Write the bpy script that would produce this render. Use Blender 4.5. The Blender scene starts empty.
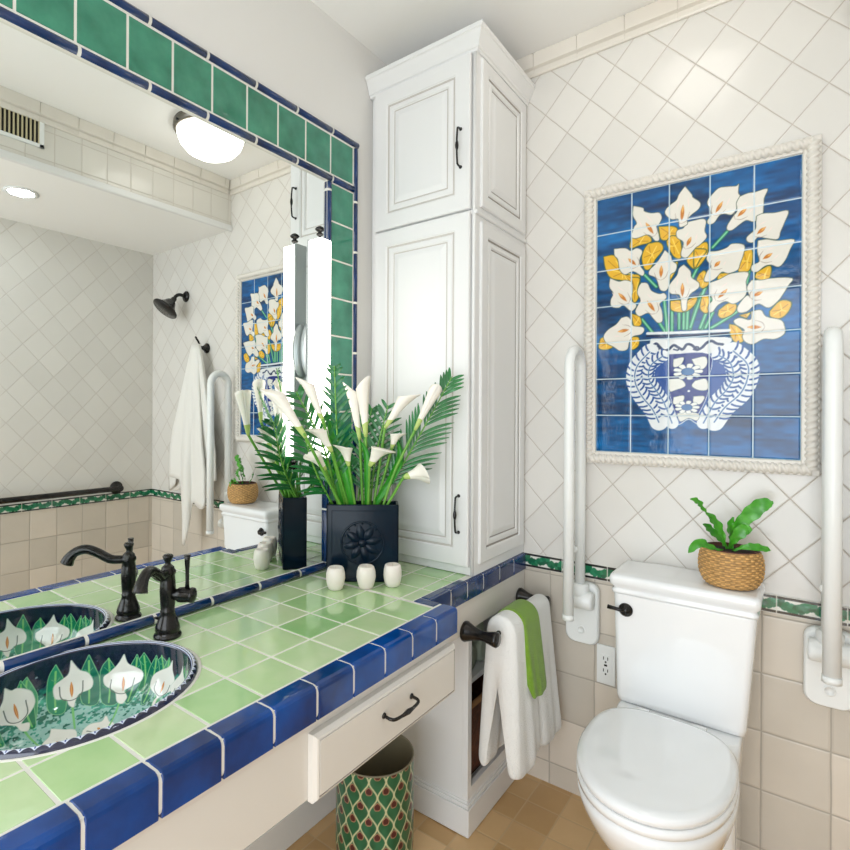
import bpy, bmesh, math, random
import numpy as np
from mathutils import Vector, Matrix, Quaternion
random.seed(4)
rng = np.random.default_rng(7)
PI = math.pi
SC = bpy.context.scene
COL = SC.collection

# ------------------------------------------------------------------ helpers
def lin(c):
    return tuple(((x/255)/12.92 if x/255 <= .04045 else ((x/255+.055)/1.055)**2.4) for x in c)

def tag(o, label=None, cat=None, group=None, kind=None):
    if label: o['label'] = label
    if cat: o['category'] = cat
    if group: o['group'] = group
    if kind: o['kind'] = kind
    return o

def link(name, me, mat=None, parent=None, loc=None, smooth=False):
    o = bpy.data.objects.new(name, me)
    COL.objects.link(o)
    if mat:
        for m in (mat if isinstance(mat, (list, tuple)) else [mat]): me.materials.append(m)
    if parent: o.parent = parent
    if loc: o.location = loc
    if smooth:
        for p in me.polygons: p.use_smooth = True
    return o

def empty(name, loc=(0, 0, 0), rz=0, label=None, cat=None, group=None):
    o = bpy.data.objects.new(name, None)
    COL.objects.link(o); o.location = loc; o.rotation_euler = (0, 0, rz); o.empty_display_size = .05
    return tag(o, label, cat, group)

class MB:
    """collects shapes into one mesh"""
    def __init__(s): s.bm = bmesh.new(); s.mi = 0
    def _mark(s, faces):
        for f in faces: f.material_index = s.mi
    def box(s, a, b, bev=0, seg=2, M=None):
        t = bmesh.new()
        r = bmesh.ops.create_cube(t, size=1)
        for v in t.verts:
            v.co = Vector(((a[0]+b[0])/2+v.co.x*(b[0]-a[0]), (a[1]+b[1])/2+v.co.y*(b[1]-a[1]), (a[2]+b[2])/2+v.co.z*(b[2]-a[2])))
        if bev: bmesh.ops.bevel(t, geom=t.edges[:], offset=bev, segments=seg, affect='EDGES', profile=.5)
        s.merge(t, M); return s
    def merge(s, t, M=None):
        if M is not None: bmesh.ops.transform(t, matrix=M, verts=t.verts)
        mp = {}
        for v in t.verts: mp[v] = s.bm.verts.new(v.co)
        for f in t.faces:
            try: nf = s.bm.faces.new([mp[v] for v in f.verts]); nf.material_index = s.mi; nf.smooth = f.smooth
            except ValueError: pass
        t.free()
    def rings(s, rings, cap=True, closed=True, smooth=True):
        vs = [[s.bm.verts.new(p) for p in r] for r in rings]
        n = len(vs[0])
        for i in range(len(vs)-1):
            for j in range(n if closed else n-1):
                k = (j+1) % n
                try:
                    f = s.bm.faces.new((vs[i][j], vs[i][k], vs[i+1][k], vs[i+1][j])); f.smooth = smooth; f.material_index = s.mi
                except ValueError: pass
        if cap and closed:
            for r in (vs[0][::-1], vs[-1]):
                try: f = s.bm.faces.new(r); f.material_index = s.mi
                except ValueError: pass
        return s
    def lathe(s, prof, c=(0, 0, 0), n=28, axis=None, cap=True):
        """prof [(r,h)] around axis direction from c"""
        ax = Vector(axis or (0, 0, 1)).normalized(); q = ax.to_track_quat('Z', 'Y'); c = Vector(c)
        return s.rings([[c+q @ Vector((max(r, 1e-5)*math.cos(2*PI*k/n), max(r, 1e-5)*math.sin(2*PI*k/n), h)) for k in range(n)] for r, h in prof], cap)
    def tube(s, pts, r, n=12, cap=True, flat=1.0):
        pts = [Vector(p) for p in pts]
        rs = r if isinstance(r, (list, tuple)) else [r]*len(pts)
        rings = []; nrm = None
        for i, p in enumerate(pts):
            t = (pts[min(i+1, len(pts)-1)]-pts[max(i-1, 0)]).normalized()
            if nrm is None:
                nrm = t.orthogonal().normalized()
            nrm = (nrm-t*nrm.dot(t)).normalized(); b = t.cross(nrm)
            rings.append([p+(nrm*math.cos(2*PI*k/n)+b*math.sin(2*PI*k/n)*flat)*rs[i] for k in range(n)])
        return s.rings(rings, cap)
    def extr(s, poly, h, M=None, bev=0):
        """polygon in xy extruded in z by h"""
        t = bmesh.new()
        vs = [t.verts.new((x, y, 0)) for x, y in poly]; f = t.faces.new(vs)
        r = bmesh.ops.extrude_face_region(t, geom=[f])
        for v in r['geom']:
            if isinstance(v, bmesh.types.BMVert): v.co.z += h
        bmesh.ops.recalc_face_normals(t, faces=t.faces)
        if bev: bmesh.ops.bevel(t, geom=t.edges[:], offset=bev, segments=2, affect='EDGES', profile=.5)
        s.merge(t, M); return s
    def quad(s, *p):
        vs = [s.bm.verts.new(q) for q in p]; f = s.bm.faces.new(vs); f.material_index = s.mi; return s
    def build(s, name, mat=None, parent=None, loc=None, smooth=None, recalc=True):
        if recalc: bmesh.ops.recalc_face_normals(s.bm, faces=s.bm.faces)
        me = bpy.data.meshes.new(name); s.bm.to_mesh(me); s.bm.free()
        o = link(name, me, mat, parent, loc)
        if smooth is not None:
            for p in me.polygons: p.use_smooth = smooth
        return o

def catmull(pts, n=8):
    P = [Vector(p) for p in pts]; P = [P[0]*2-P[1]]+P+[P[-1]*2-P[-2]]; out = []
    for i in range(1, len(P)-2):
        for k in range(n):
            t = k/n; a, b, c, d = P[i-1:i+3]
            out.append(.5*((2*b)+(c-a)*t+(2*a-5*b+4*c-d)*t*t+(3*b-a-3*c+d)*t**3))
    return out+[P[-2]]

# ------------------------------------------------------------------ materials
def mat(name, col, rough=.5, metal=0, var=0, vscale=6, bump=0, bscale=60, coat=0, spec=.5, trans=0, sss=0, sheen=0, col2=None, emit=None, estr=0):
    m = bpy.data.materials.new(name); m.use_nodes = True; nt = m.node_tree; b = nt.nodes['Principled BSDF']
    c = lin(col)+(1,)
    b.inputs['Base Color'].default_value = c; b.inputs['Roughness'].default_value = rough; b.inputs['Metallic'].default_value = metal
    b.inputs['Specular IOR Level'].default_value = spec
    if coat: b.inputs['Coat Weight'].default_value = coat; b.inputs['Coat Roughness'].default_value = .04
    if trans: b.inputs['Transmission Weight'].default_value = trans
    if sss: b.inputs['Subsurface Weight'].default_value = sss; b.inputs['Subsurface Radius'].default_value = (.02, .015, .01)
    if sheen: b.inputs['Sheen Weight'].default_value = sheen
    tc = nt.nodes.new('ShaderNodeTexCoord')
    if var or col2:
        n = nt.nodes.new('ShaderNodeTexNoise'); n.inputs['Scale'].default_value = vscale; n.inputs['Detail'].default_value = 5
        nt.links.new(tc.outputs['Object'], n.inputs['Vector'])
        r = nt.nodes.new('ShaderNodeValToRGB'); r.color_ramp.elements[0].position = .3; r.color_ramp.elements[1].position = .7
        r.color_ramp.elements[0].color = c if col2 else tuple(x*(1-var) for x in c[:3])+(1,)
        r.color_ramp.elements[1].color = lin(col2)+(1,) if col2 else tuple(min(1, x*(1+var)) for x in c[:3])+(1,)
        nt.links.new(n.outputs['Fac'], r.inputs['Fac']); nt.links.new(r.outputs['Color'], b.inputs['Base Color'])
    if bump:
        n = nt.nodes.new('ShaderNodeTexNoise'); n.inputs['Scale'].default_value = bscale; n.inputs['Detail'].default_value = 4
        nt.links.new(tc.outputs['Object'], n.inputs['Vector'])
        bp = nt.nodes.new('ShaderNodeBump'); bp.inputs['Strength'].default_value = bump; bp.inputs['Distance'].default_value = .004
        nt.links.new(n.outputs['Fac'], bp.inputs['Height']); nt.links.new(bp.outputs['Normal'], b.inputs['Normal'])
    if emit:
        b.inputs['Emission Color'].default_value = lin(emit)+(1,); b.inputs['Emission Strength'].default_value = estr
    return m

def paint_mat(name, rough=.1, coat=.6, bump=.25, bscale=45, dist=.002):
    """glazed surface whose pigment is held in the colour attribute 'paint'"""
    m = mat(name, (255, 255, 255), rough, coat=coat, bump=bump, bscale=bscale)
    nt = m.node_tree; a = nt.nodes.new('ShaderNodeVertexColor'); a.layer_name = 'paint'
    nt.links.new(a.outputs['Color'], nt.nodes['Principled BSDF'].inputs['Base Color'])
    return m

def tile_mat(name, base, grout, axes, origin, pitch, diag=False, lw=.016, rough=.22, var=.05, warm=None, bumps=.5, hatch=0):
    """procedural tile grid. axes picks two object coordinates; pitch in metres; diag = 45 degree grid with pitch = half diagonals"""
    m = bpy.data.materials.new(name); m.use_nodes = True; nt = m.node_tree; N = nt.nodes.new; L = nt.links.new
    b = nt.nodes['Principled BSDF']
    tc = N('ShaderNodeTexCoord'); sp = N('ShaderNodeSeparateXYZ'); L(tc.outputs['Object'], sp.inputs[0])
    def mth(op, a, c=None, d=None):
        n = N('ShaderNodeMath'); n.operation = op
        for i, v in enumerate((a, c, d)):
            if v is None: continue
            if isinstance(v, (int, float)): n.inputs[i].default_value = v
            else: L(v, n.inputs[i])
        return n.outputs[0]
    u = mth('DIVIDE', mth('SUBTRACT', sp.outputs[axes[0]], origin[0]), pitch[0])
    v = mth('DIVIDE', mth('SUBTRACT', sp.outputs[axes[1]], origin[1]), pitch[1])
    if diag:
        a = mth('MULTIPLY', mth('ADD', u, v), .5); c = mth('MULTIPLY', mth('SUBTRACT', u, v), .5)
    else: a, c = u, v
    # wobble of hand set tiles
    nz = N('ShaderNodeTexNoise'); nz.inputs['Scale'].default_value = 9; L(tc.outputs['Object'], nz.inputs['Vector'])
    wob = mth('MULTIPLY', mth('SUBTRACT', nz.outputs['Fac'], .5), .03)
    a = mth('ADD', a, wob); c = mth('ADD', c, wob)
    da = mth('ABSOLUTE', mth('SUBTRACT', mth('FRACT', a), .5)); dc = mth('ABSOLUTE', mth('SUBTRACT', mth('FRACT', c), .5))
    e = mth('SUBTRACT', .5, mth('MAXIMUM', da, dc))       # 0 at grout centre
    mr = N('ShaderNodeMapRange'); mr.inputs['From Min'].default_value = lw*.6; mr.inputs['From Max'].default_value = lw*1.3; L(e, mr.inputs['Value'])
    mask = mr.outputs[0]
    cmb = N('ShaderNodeCombineXYZ'); L(mth('FLOOR', a), cmb.inputs[0]); L(mth('FLOOR', c), cmb.inputs[1])
    wn = N('ShaderNodeTexWhiteNoise'); wn.noise_dimensions = '3D'; L(cmb.outputs[0], wn.inputs['Vector'])
    n2 = N('ShaderNodeTexNoise'); n2.inputs['Scale'].default_value = 7; n2.inputs['Detail'].default_value = 6; L(tc.outputs['Object'], n2.inputs['Vector'])
    f = mth('ADD', mth('MULTIPLY', wn.outputs['Value'], .6), mth('MULTIPLY', n2.outputs['Fac'], .4))
    rp = N('ShaderNodeValToRGB'); L(f, rp.inputs['Fac'])
    c0 = lin(base); c1 = lin(warm) if warm else tuple(min(1, x*(1+var)) for x in c0)
    rp.color_ramp.elements[0].color = tuple(x*(1-var) for x in c0)+(1,); rp.color_ramp.elements[0].position = .2
    rp.color_ramp.elements[1].color = c1+(1,); rp.color_ramp.elements[1].position = .85
    mx = N('ShaderNodeMixRGB'); L(mask, mx.inputs[0]); mx.inputs[1].default_value = lin(grout)+(1,); L(rp.outputs[0], mx.inputs[2])
    L(mx.outputs[0], b.inputs['Base Color'])
    rr = N('ShaderNodeMapRange'); rr.inputs['To Min'].default_value = .8; rr.inputs['To Max'].default_value = rough; L(mask, rr.inputs['Value']); L(rr.outputs[0], b.inputs['Roughness'])
    m2 = N('ShaderNodeMapRange'); m2.inputs['From Min'].default_value = 0; m2.inputs['From Max'].default_value = lw*2.6; L(e, m2.inputs['Value'])
    n3 = N('ShaderNodeTexNoise'); n3.inputs['Scale'].default_value = 14; L(tc.outputs['Object'], n3.inputs['Vector'])
    h = mth('ADD', m2.outputs[0], mth('MULTIPLY', n3.outputs['Fac'], .7))
    bp = N('ShaderNodeBump'); bp.inputs['Strength'].default_value = bumps; bp.inputs['Distance'].default_value = .0025; L(h, bp.inputs['Height']); L(bp.outputs[0], b.inputs['Normal'])
    return m

# ------------------------------------------------------------------ raster painter (pigment only)
class Canvas:
    def __init__(s, w, h, res, bg):
        s.nx = int(round(w/res))+1; s.ny = int(round(h/res))+1; s.w = w; s.h = h
        s.X, s.Y = np.meshgrid(np.linspace(0, w, s.nx), np.linspace(0, h, s.ny)); s.res = res
        s.c = np.empty((s.ny, s.nx, 3)); s.c[:] = bg
    def win(s, P, pad):
        x0 = int(max(0, (P[:, 0].min()-pad)/s.w*(s.nx-1))); x1 = int(min(s.nx, (P[:, 0].max()+pad)/s.w*(s.nx-1)+2))
        y0 = int(max(0, (P[:, 1].min()-pad)/s.h*(s.ny-1))); y1 = int(min(s.ny, (P[:, 1].max()+pad)/s.h*(s.ny-1)+2))
        return slice(y0, max(y1, y0)), slice(x0, max(x1, x0))
    def sd(s, P, W):
        X = s.X[W]; Y = s.Y[W]; ins = np.zeros(X.shape, bool)
        n = len(P)
        for i in range(n):
            x1, y1 = P[i]; x2, y2 = P[(i+1) % n]
            if y1 == y2: continue
            cnd = ((y1 > Y) != (y2 > Y)) & (X < (x2-x1)*(Y-y1)/(y2-y1)+x1); ins ^= cnd
        return ins
    def dist(s, P, W, closed=False):
        X = s.X[W]; Y = s.Y[W]; d = np.full(X.shape, 1e9); tt = np.zeros(X.shape); n = len(P)
        m = n if closed else n-1
        for i in range(m):
            a = P[i]; b = P[(i+1) % n]; e = b-a; L2 = max((e**2).sum(), 1e-12)
            t = np.clip(((X-a[0])*e[0]+(Y-a[1])*e[1])/L2, 0, 1); dd = np.hypot(X-a[0]-t*e[0], Y-a[1]-t*e[1])
            k = dd < d; d[k] = dd[k]; tt[k] = ((i+t)/m)[k]
        return d, tt
    def mix(s, W, a, col): s.c[W] = s.c[W]*(1-a[..., None])+np.array(col)*a[..., None]
    def poly(s, P, col, outline=None, ow=.0, round_=True):
        P = np.array(P, float)
        if round_ and len(P) > 3:
            P = np.array([(v.x, v.y) for v in catmull([(p[0], p[1], 0) for p in np.vstack([P, P[:1]])], 4)])[:-1]
        W = s.win(P, ow+s.res*2); ins = s.sd(P, W)
        if ow or True:
            d, _ = s.dist(P, W, True); sdv = np.where(ins, -d, d)
            if ow: s.mix(W, np.clip(.5-(sdv-ow)/s.res, 0, 1), outline)
            s.mix(W, np.clip(.5-sdv/s.res, 0, 1), col)
    def stroke(s, P, w, col, taper=False, alpha=1):
        P = np.array(P, float)
        if len(P) > 2: P = np.array([(v.x, v.y) for v in catmull([(p[0], p[1], 0) for p in P], 5)])
        W = s.win(P, w+s.res*2); d, t = s.dist(P, W)
        ww = w*np.sin(PI*np.clip(t, .04, .96))**.7 if taper else w
        s.mix(W, np.clip(.5-(d-ww)/s.res, 0, 1)*alpha, col)
    def noise(s, fx, fy, amp, seed=0):
        r = np.random.default_rng(seed); g = r.random((int(s.h*fy)+3, int(s.w*fx)+3))
        x = s.X*fx; y = s.Y*fy; i = np.floor(x).astype(int); j = np.floor(y).astype(int); u = x-i; v = y-j; u = u*u*(3-2*u); v = v*v*(3-2*v)
        n = (g[j, i]*(1-u)+g[j, i+1]*u)*(1-v)+(g[j+1, i]*(1-u)+g[j+1, i+1]*u)*v
        return (n-.5)*amp
    def mesh(s, name, fn):
        """fn(X,Y)->(x,y,z) arrays"""
        x, y, z = fn(s.X, s.Y); co = np.stack([x, y, z], -1).reshape(-1, 3).astype(np.float32)
        nx, ny = s.nx, s.ny; i = np.arange(nx*ny).reshape(ny, nx)
        q = np.stack([i[:-1, :-1], i[:-1, 1:], i[1:, 1:], i[1:, :-1]], -1).reshape(-1, 4)
        me = bpy.data.meshes.new(name); me.vertices.add(len(co)); me.vertices.foreach_set('co', co.ravel())
        me.loops.add(q.size); me.loops.foreach_set('vertex_index', q.ravel().astype(np.int32))
        me.polygons.add(len(q)); me.polygons.foreach_set('loop_start', np.arange(0, q.size, 4, dtype=np.int32))
        me.update(calc_edges=True); me.validate()
        a = me.color_attributes.new('paint', 'FLOAT_COLOR', 'POINT')
        sr = np.clip(s.c.reshape(-1, 3)/255, 0, 1); ln = np.where(sr <= .04045, sr/12.92, ((sr+.055)/1.055)**2.4)
        a.data.foreach_set('color', np.hstack([ln, np.ones((len(ln), 1))]).astype(np.float32).ravel())
        me.polygons.foreach_set('use_smooth', np.ones(len(q), bool))
        return me
MURAL_FLOWERS = [([(0.4347,0.4244),(0.4563,0.4257),(0.4686,0.4058),(0.5015,0.3932),(0.5104,0.3759),(0.5105,0.354),(0.4899,0.341),(0.4628,0.3431),(0.4383,0.33),(0.4195,0.339),(0.4131,0.3546),(0.4178,0.3732),(0.397,0.3903),(0.3922,0.4023),(0.4065,0.4085),(0.4317,0.4002)],[(0.4256,0.3801),(0.4565,0.3772)]),([(0.0797,0.4419),(0.0977,0.4443),(0.1096,0.4304),(0.1156,0.4128),(0.1429,0.4061),(0.1488,0.3951),(0.1392,0.3834),(0.1158,0.379),(0.1041,0.3629),(0.0982,0.3378),(0.0762,0.335),(0.0558,0.3493),(0.033,0.364),(0.0245,0.3864),(0.039,0.407),(0.0635,0.422)],[(0.0698,0.3978),(0.1019,0.4014)]),([(0.1155,0.8026),(0.1429,0.7901),(0.1468,0.7787),(0.1678,0.7678),(0.1904,0.7641),(0.1979,0.7468),(0.1906,0.7298),(0.1831,0.7231),(0.1889,0.6992),(0.1908,0.6782),(0.1796,0.6783),(0.1682,0.695),(0.1529,0.7022),(0.1259,0.6969),(0.1102,0.7042),(0.1179,0.7344),(0.1256,0.7455),(0.1137,0.7734)],[(0.1527,0.7398),(0.1738,0.7022)]),([(0.2633,0.7166),(0.2843,0.7182),(0.3102,0.7186),(0.3188,0.7089),(0.3155,0.682),(0.3207,0.6613),(0.302,0.6412),(0.2917,0.6352),(0.2709,0.6109),(0.2567,0.6133),(0.2531,0.6261),(0.26,0.657),(0.2421,0.6766),(0.242,0.6968),(0.2598,0.7013)],[(0.2793,0.6693),(0.2689,0.6453)]),([(0.2627,0.8292),(0.2804,0.8008),(0.284,0.79),(0.3031,0.7696),(0.2997,0.7525),(0.2807,0.7389),(0.2685,0.7255),(0.2686,0.7115),(0.2491,0.7075),(0.2454,0.7325),(0.2255,0.7368),(0.2089,0.7567),(0.2107,0.7706),(0.2235,0.782),(0.2397,0.7924),(0.2468,0.8089)],[(0.2577,0.7721),(0.2543,0.7265)]),([(0.0561,0.6737),(0.0905,0.6696),(0.1065,0.6582),(0.1261,0.6632),(0.1417,0.6499),(0.134,0.626),(0.1361,0.6046),(0.1478,0.5839),(0.1421,0.5722),(0.1147,0.5911),(0.0909,0.5842),(0.0748,0.6016),(0.0685,0.637),(0.0582,0.6517)],[(0.1006,0.6337),(0.1224,0.611)]),([(0.2077,0.6419),(0.2243,0.6226),(0.228,0.6057),(0.2407,0.5914),(0.2372,0.5717),(0.2228,0.5617),(0.2193,0.5296),(0.2102,0.5145),(0.1954,0.5206),(0.1878,0.5464),(0.1802,0.562),(0.1631,0.5728),(0.165,0.5871),(0.1837,0.6048),(0.1967,0.6233)],[(0.198,0.5943),(0.197,0.5595)]),([(0.2604,0.5882),(0.2781,0.5654),(0.2817,0.5449),(0.3009,0.5262),(0.2992,0.5106),(0.2785,0.4954),(0.2698,0.4745),(0.2681,0.4487),(0.2575,0.4479),(0.2538,0.4765),(0.2484,0.4973),(0.2249,0.5044),(0.2193,0.5255),(0.2283,0.5406),(0.2427,0.5587),(0.248,0.5781)],[(0.2571,0.5304),(0.2573,0.4921)]),([(0.0442,0.5778),(0.0709,0.5632),(0.091,0.5645),(0.111,0.5532),(0.1131,0.5232),(0.1073,0.4985),(0.1251,0.4795),(0.1154,0.4637),(0.1055,0.4648),(0.0855,0.4841),(0.0714,0.4772),(0.0489,0.4841),(0.0467,0.506),(0.0548,0.5266),(0.0423,0.5499)],[(0.0711,0.5245),(0.0954,0.4957)]),([(0.1403,0.549),(0.1576,0.5445),(0.1691,0.52),(0.1917,0.5067),(0.2065,0.5068),(0.2121,0.4918),(0.1937,0.4755),(0.1994,0.4543),(0.2014,0.4212),(0.1885,0.4163),(0.1752,0.4321),(0.16,0.4504),(0.135,0.4426),(0.1232,0.4586),(0.1309,0.4788),(0.1386,0.4947),(0.1288,0.5169),(0.1326,0.5375)],[(0.1579,0.4881),(0.1789,0.4545)]),([(0.3261,0.7767),(0.3494,0.8004),(0.3692,0.8012),(0.3951,0.7967),(0.4015,0.8008),(0.4,0.7764),(0.4048,0.7638),(0.3986,0.7385),(0.3858,0.7165),(0.3663,0.7227),(0.3531,0.7198),(0.3399,0.7012),(0.3265,0.7001),(0.3231,0.7107),(0.3331,0.7262),(0.3296,0.7465),(0.3228,0.7638)],[(0.3612,0.7587),(0.3448,0.7314)]),([(0.4048,0.7638),(0.4237,0.7687),(0.4424,0.7679),(0.4699,0.7704),(0.4624,0.7462),(0.461,0.7242),(0.4581,0.6988),(0.4397,0.684),(0.421,0.6918),(0.4052,0.6837),(0.3861,0.6705),(0.3747,0.6728),(0.3746,0.6862),(0.3891,0.7101),(0.3986,0.7233),(0.3969,0.7465)],[(0.4208,0.7259),(0.4003,0.7076)]),([(0.4458,0.6977),(0.4611,0.7018),(0.4882,0.6977),(0.5177,0.6967),(0.5091,0.6657),(0.5004,0.6419),(0.4945,0.6228),(0.4706,0.6293),(0.4492,0.6371),(0.4369,0.6245),(0.4244,0.6287),(0.4228,0.6422),(0.4429,0.6608),(0.4444,0.6793)],[(0.4659,0.6618),(0.4476,0.6468)]),([(0.4492,0.6267),(0.4706,0.6257),(0.4946,0.6174),(0.5311,0.6141),(0.5225,0.5892),(0.5125,0.5618),(0.4979,0.5441),(0.4799,0.5525),(0.4649,0.5512),(0.4466,0.5373),(0.4342,0.543),(0.4357,0.5578),(0.4526,0.5663),(0.4479,0.5952)],[(0.4813,0.5837),(0.4617,0.5722)]),([(0.3269,0.6166),(0.3503,0.6144),(0.3733,0.62),(0.3863,0.6291),(0.415,0.62),(0.4136,0.5937),(0.4058,0.5684),(0.3995,0.5503),(0.3769,0.5443),(0.3606,0.5506),(0.3441,0.5337),(0.3274,0.5264),(0.3155,0.532),(0.3238,0.5583),(0.3339,0.5724),(0.3219,0.5939)],[(0.3555,0.5825),(0.3422,0.5691)]),([(0.3307,0.522),(0.3574,0.5298),(0.3834,0.5413),(0.4248,0.5388),(0.4202,0.513),(0.422,0.4825),(0.4126,0.4648),(0.3903,0.4522),(0.3708,0.4623),(0.3511,0.453),(0.3379,0.435),(0.3278,0.4361),(0.3277,0.4557),(0.3377,0.4702),(0.3292,0.4947)],[(0.3739,0.4966),(0.3527,0.4742)]),([(0.4343,0.5148),(0.459,0.5112),(0.4831,0.5132),(0.5272,0.5067),(0.5186,0.488),(0.51,0.4709),(0.4953,0.4471),(0.4745,0.4311),(0.4532,0.4448),(0.4378,0.4391),(0.4222,0.4258),(0.4033,0.4259),(0.4016,0.4433),(0.422,0.4712),(0.4314,0.4662),(0.4235,0.4937)],[(0.4591,0.4776),(0.4392,0.469)])]
MURAL_LEAVES = [[(0.1102,0.7021),(0.1529,0.7022),(0.1683,0.6784),(0.1338,0.6723),(0.1064,0.6689)],[(0.1607,0.6715),(0.1909,0.67),(0.2021,0.6473),(0.1799,0.6182),(0.1649,0.5916),(0.1497,0.5941),(0.1418,0.6289),(0.1493,0.6569)],[(0.1906,0.7195),(0.2347,0.7104),(0.242,0.6887),(0.224,0.676),(0.1983,0.6789)],[(0.2131,0.6699),(0.2276,0.6834),(0.2493,0.6671),(0.2531,0.614),(0.2352,0.617),(0.2168,0.6529)],[(0.2917,0.6352),(0.3208,0.6456),(0.321,0.6062),(0.292,0.5715),(0.2709,0.5949),(0.2744,0.6143)],[(0.023,0.6534),(0.0541,0.6524),(0.0706,0.6238),(0.0707,0.6023),(0.0909,0.582),(0.1304,0.5761),(0.1344,0.5502),(0.119,0.5271),(0.111,0.5536),(0.083,0.5661),(0.0463,0.5801),(0.0295,0.6131)],[(0.2172,0.5834),(0.2425,0.5996),(0.2354,0.5683),(0.2174,0.5425)],[(0.1109,0.5702),(0.1344,0.5625),(0.1268,0.5299),(0.1308,0.504),(0.1192,0.4886),(0.1112,0.515),(0.115,0.5399)],[(0.225,0.48),(0.2538,0.4765),(0.2646,0.4471),(0.2715,0.4743),(0.2959,0.4833),(0.2891,0.4603),(0.2646,0.443),(0.2288,0.4511)],[(0.1115,0.4514),(0.135,0.4405),(0.139,0.4149),(0.1196,0.4125)],[(0.014,0.3785),(0.0308,0.3816),(0.0557,0.3536),(0.0352,0.3421),(0.01,0.3481)],[(0.108,0.3754),(0.1315,0.3735),(0.1316,0.3482),(0.1121,0.3369)],[(0.2892,0.6313),(0.3201,0.6218),(0.3032,0.5971),(0.2895,0.5755)],[(0.4151,0.601),(0.4339,0.6014),(0.4341,0.5637),(0.4248,0.5426),(0.4027,0.546),(0.4089,0.5755)],[(0.4466,0.5355),(0.477,0.5493),(0.4771,0.5197),(0.4651,0.5103),(0.4436,0.5209)],[(0.3106,0.4854),(0.3276,0.4793),(0.3278,0.44),(0.3176,0.4333),(0.3056,0.4504)],[(0.3545,0.4371),(0.3774,0.4538),(0.3968,0.4476),(0.3905,0.4254),(0.3645,0.4128),(0.3529,0.4217)],[(0.4776,0.4197),(0.5013,0.4464),(0.5247,0.4399),(0.519,0.4151),(0.5015,0.3987),(0.4806,0.4046)],[(0.3809,0.3919),(0.3971,0.3865),(0.4131,0.366),(0.4132,0.3395),(0.3941,0.3409),(0.3827,0.3648)],[(0.354,0.5458),(0.3802,0.5418),(0.3672,0.5264),(0.3507,0.5308)],[(0.4065,0.4161),(0.4316,0.421),(0.4223,0.4068)],[(0.3034,0.5535),(0.317,0.5593),(0.3274,0.5224),(0.3105,0.5091),(0.2966,0.5347)]]
MURAL_STEMS = [[(0.2486,0.4448),(0.2489,0.3915)],[(0.2611,0.4475),(0.2614,0.3904)],[(0.2724,0.4462),(0.2702,0.3896)],[(0.3198,0.5078),(0.2994,0.4709),(0.279,0.3888)],[(0.3334,0.4746),(0.3168,0.4216),(0.3101,0.386)],[(0.3223,0.5192),(0.297,0.4514),(0.2799,0.3935)],[(0.3227,0.4367),(0.3059,0.3891)],[(0.3379,0.4311),(0.3196,0.3879)],[(0.4001,0.4282),(0.3547,0.3982),(0.3348,0.3865)],[(0.1498,0.5728),(0.1841,0.5304)],[(0.1428,0.4313),(0.1736,0.3867)],[(0.1941,0.4137),(0.2109,0.3835)],[(0.2067,0.4863),(0.2164,0.383)],[(0.3731,0.6673),(0.3369,0.6276)],[(0.3134,0.6033),(0.2896,0.5556),(0.2688,0.5027)],[(0.2287,0.4714),(0.2291,0.3819)],[(0.4279,0.5459),(0.4218,0.509)]]
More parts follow.
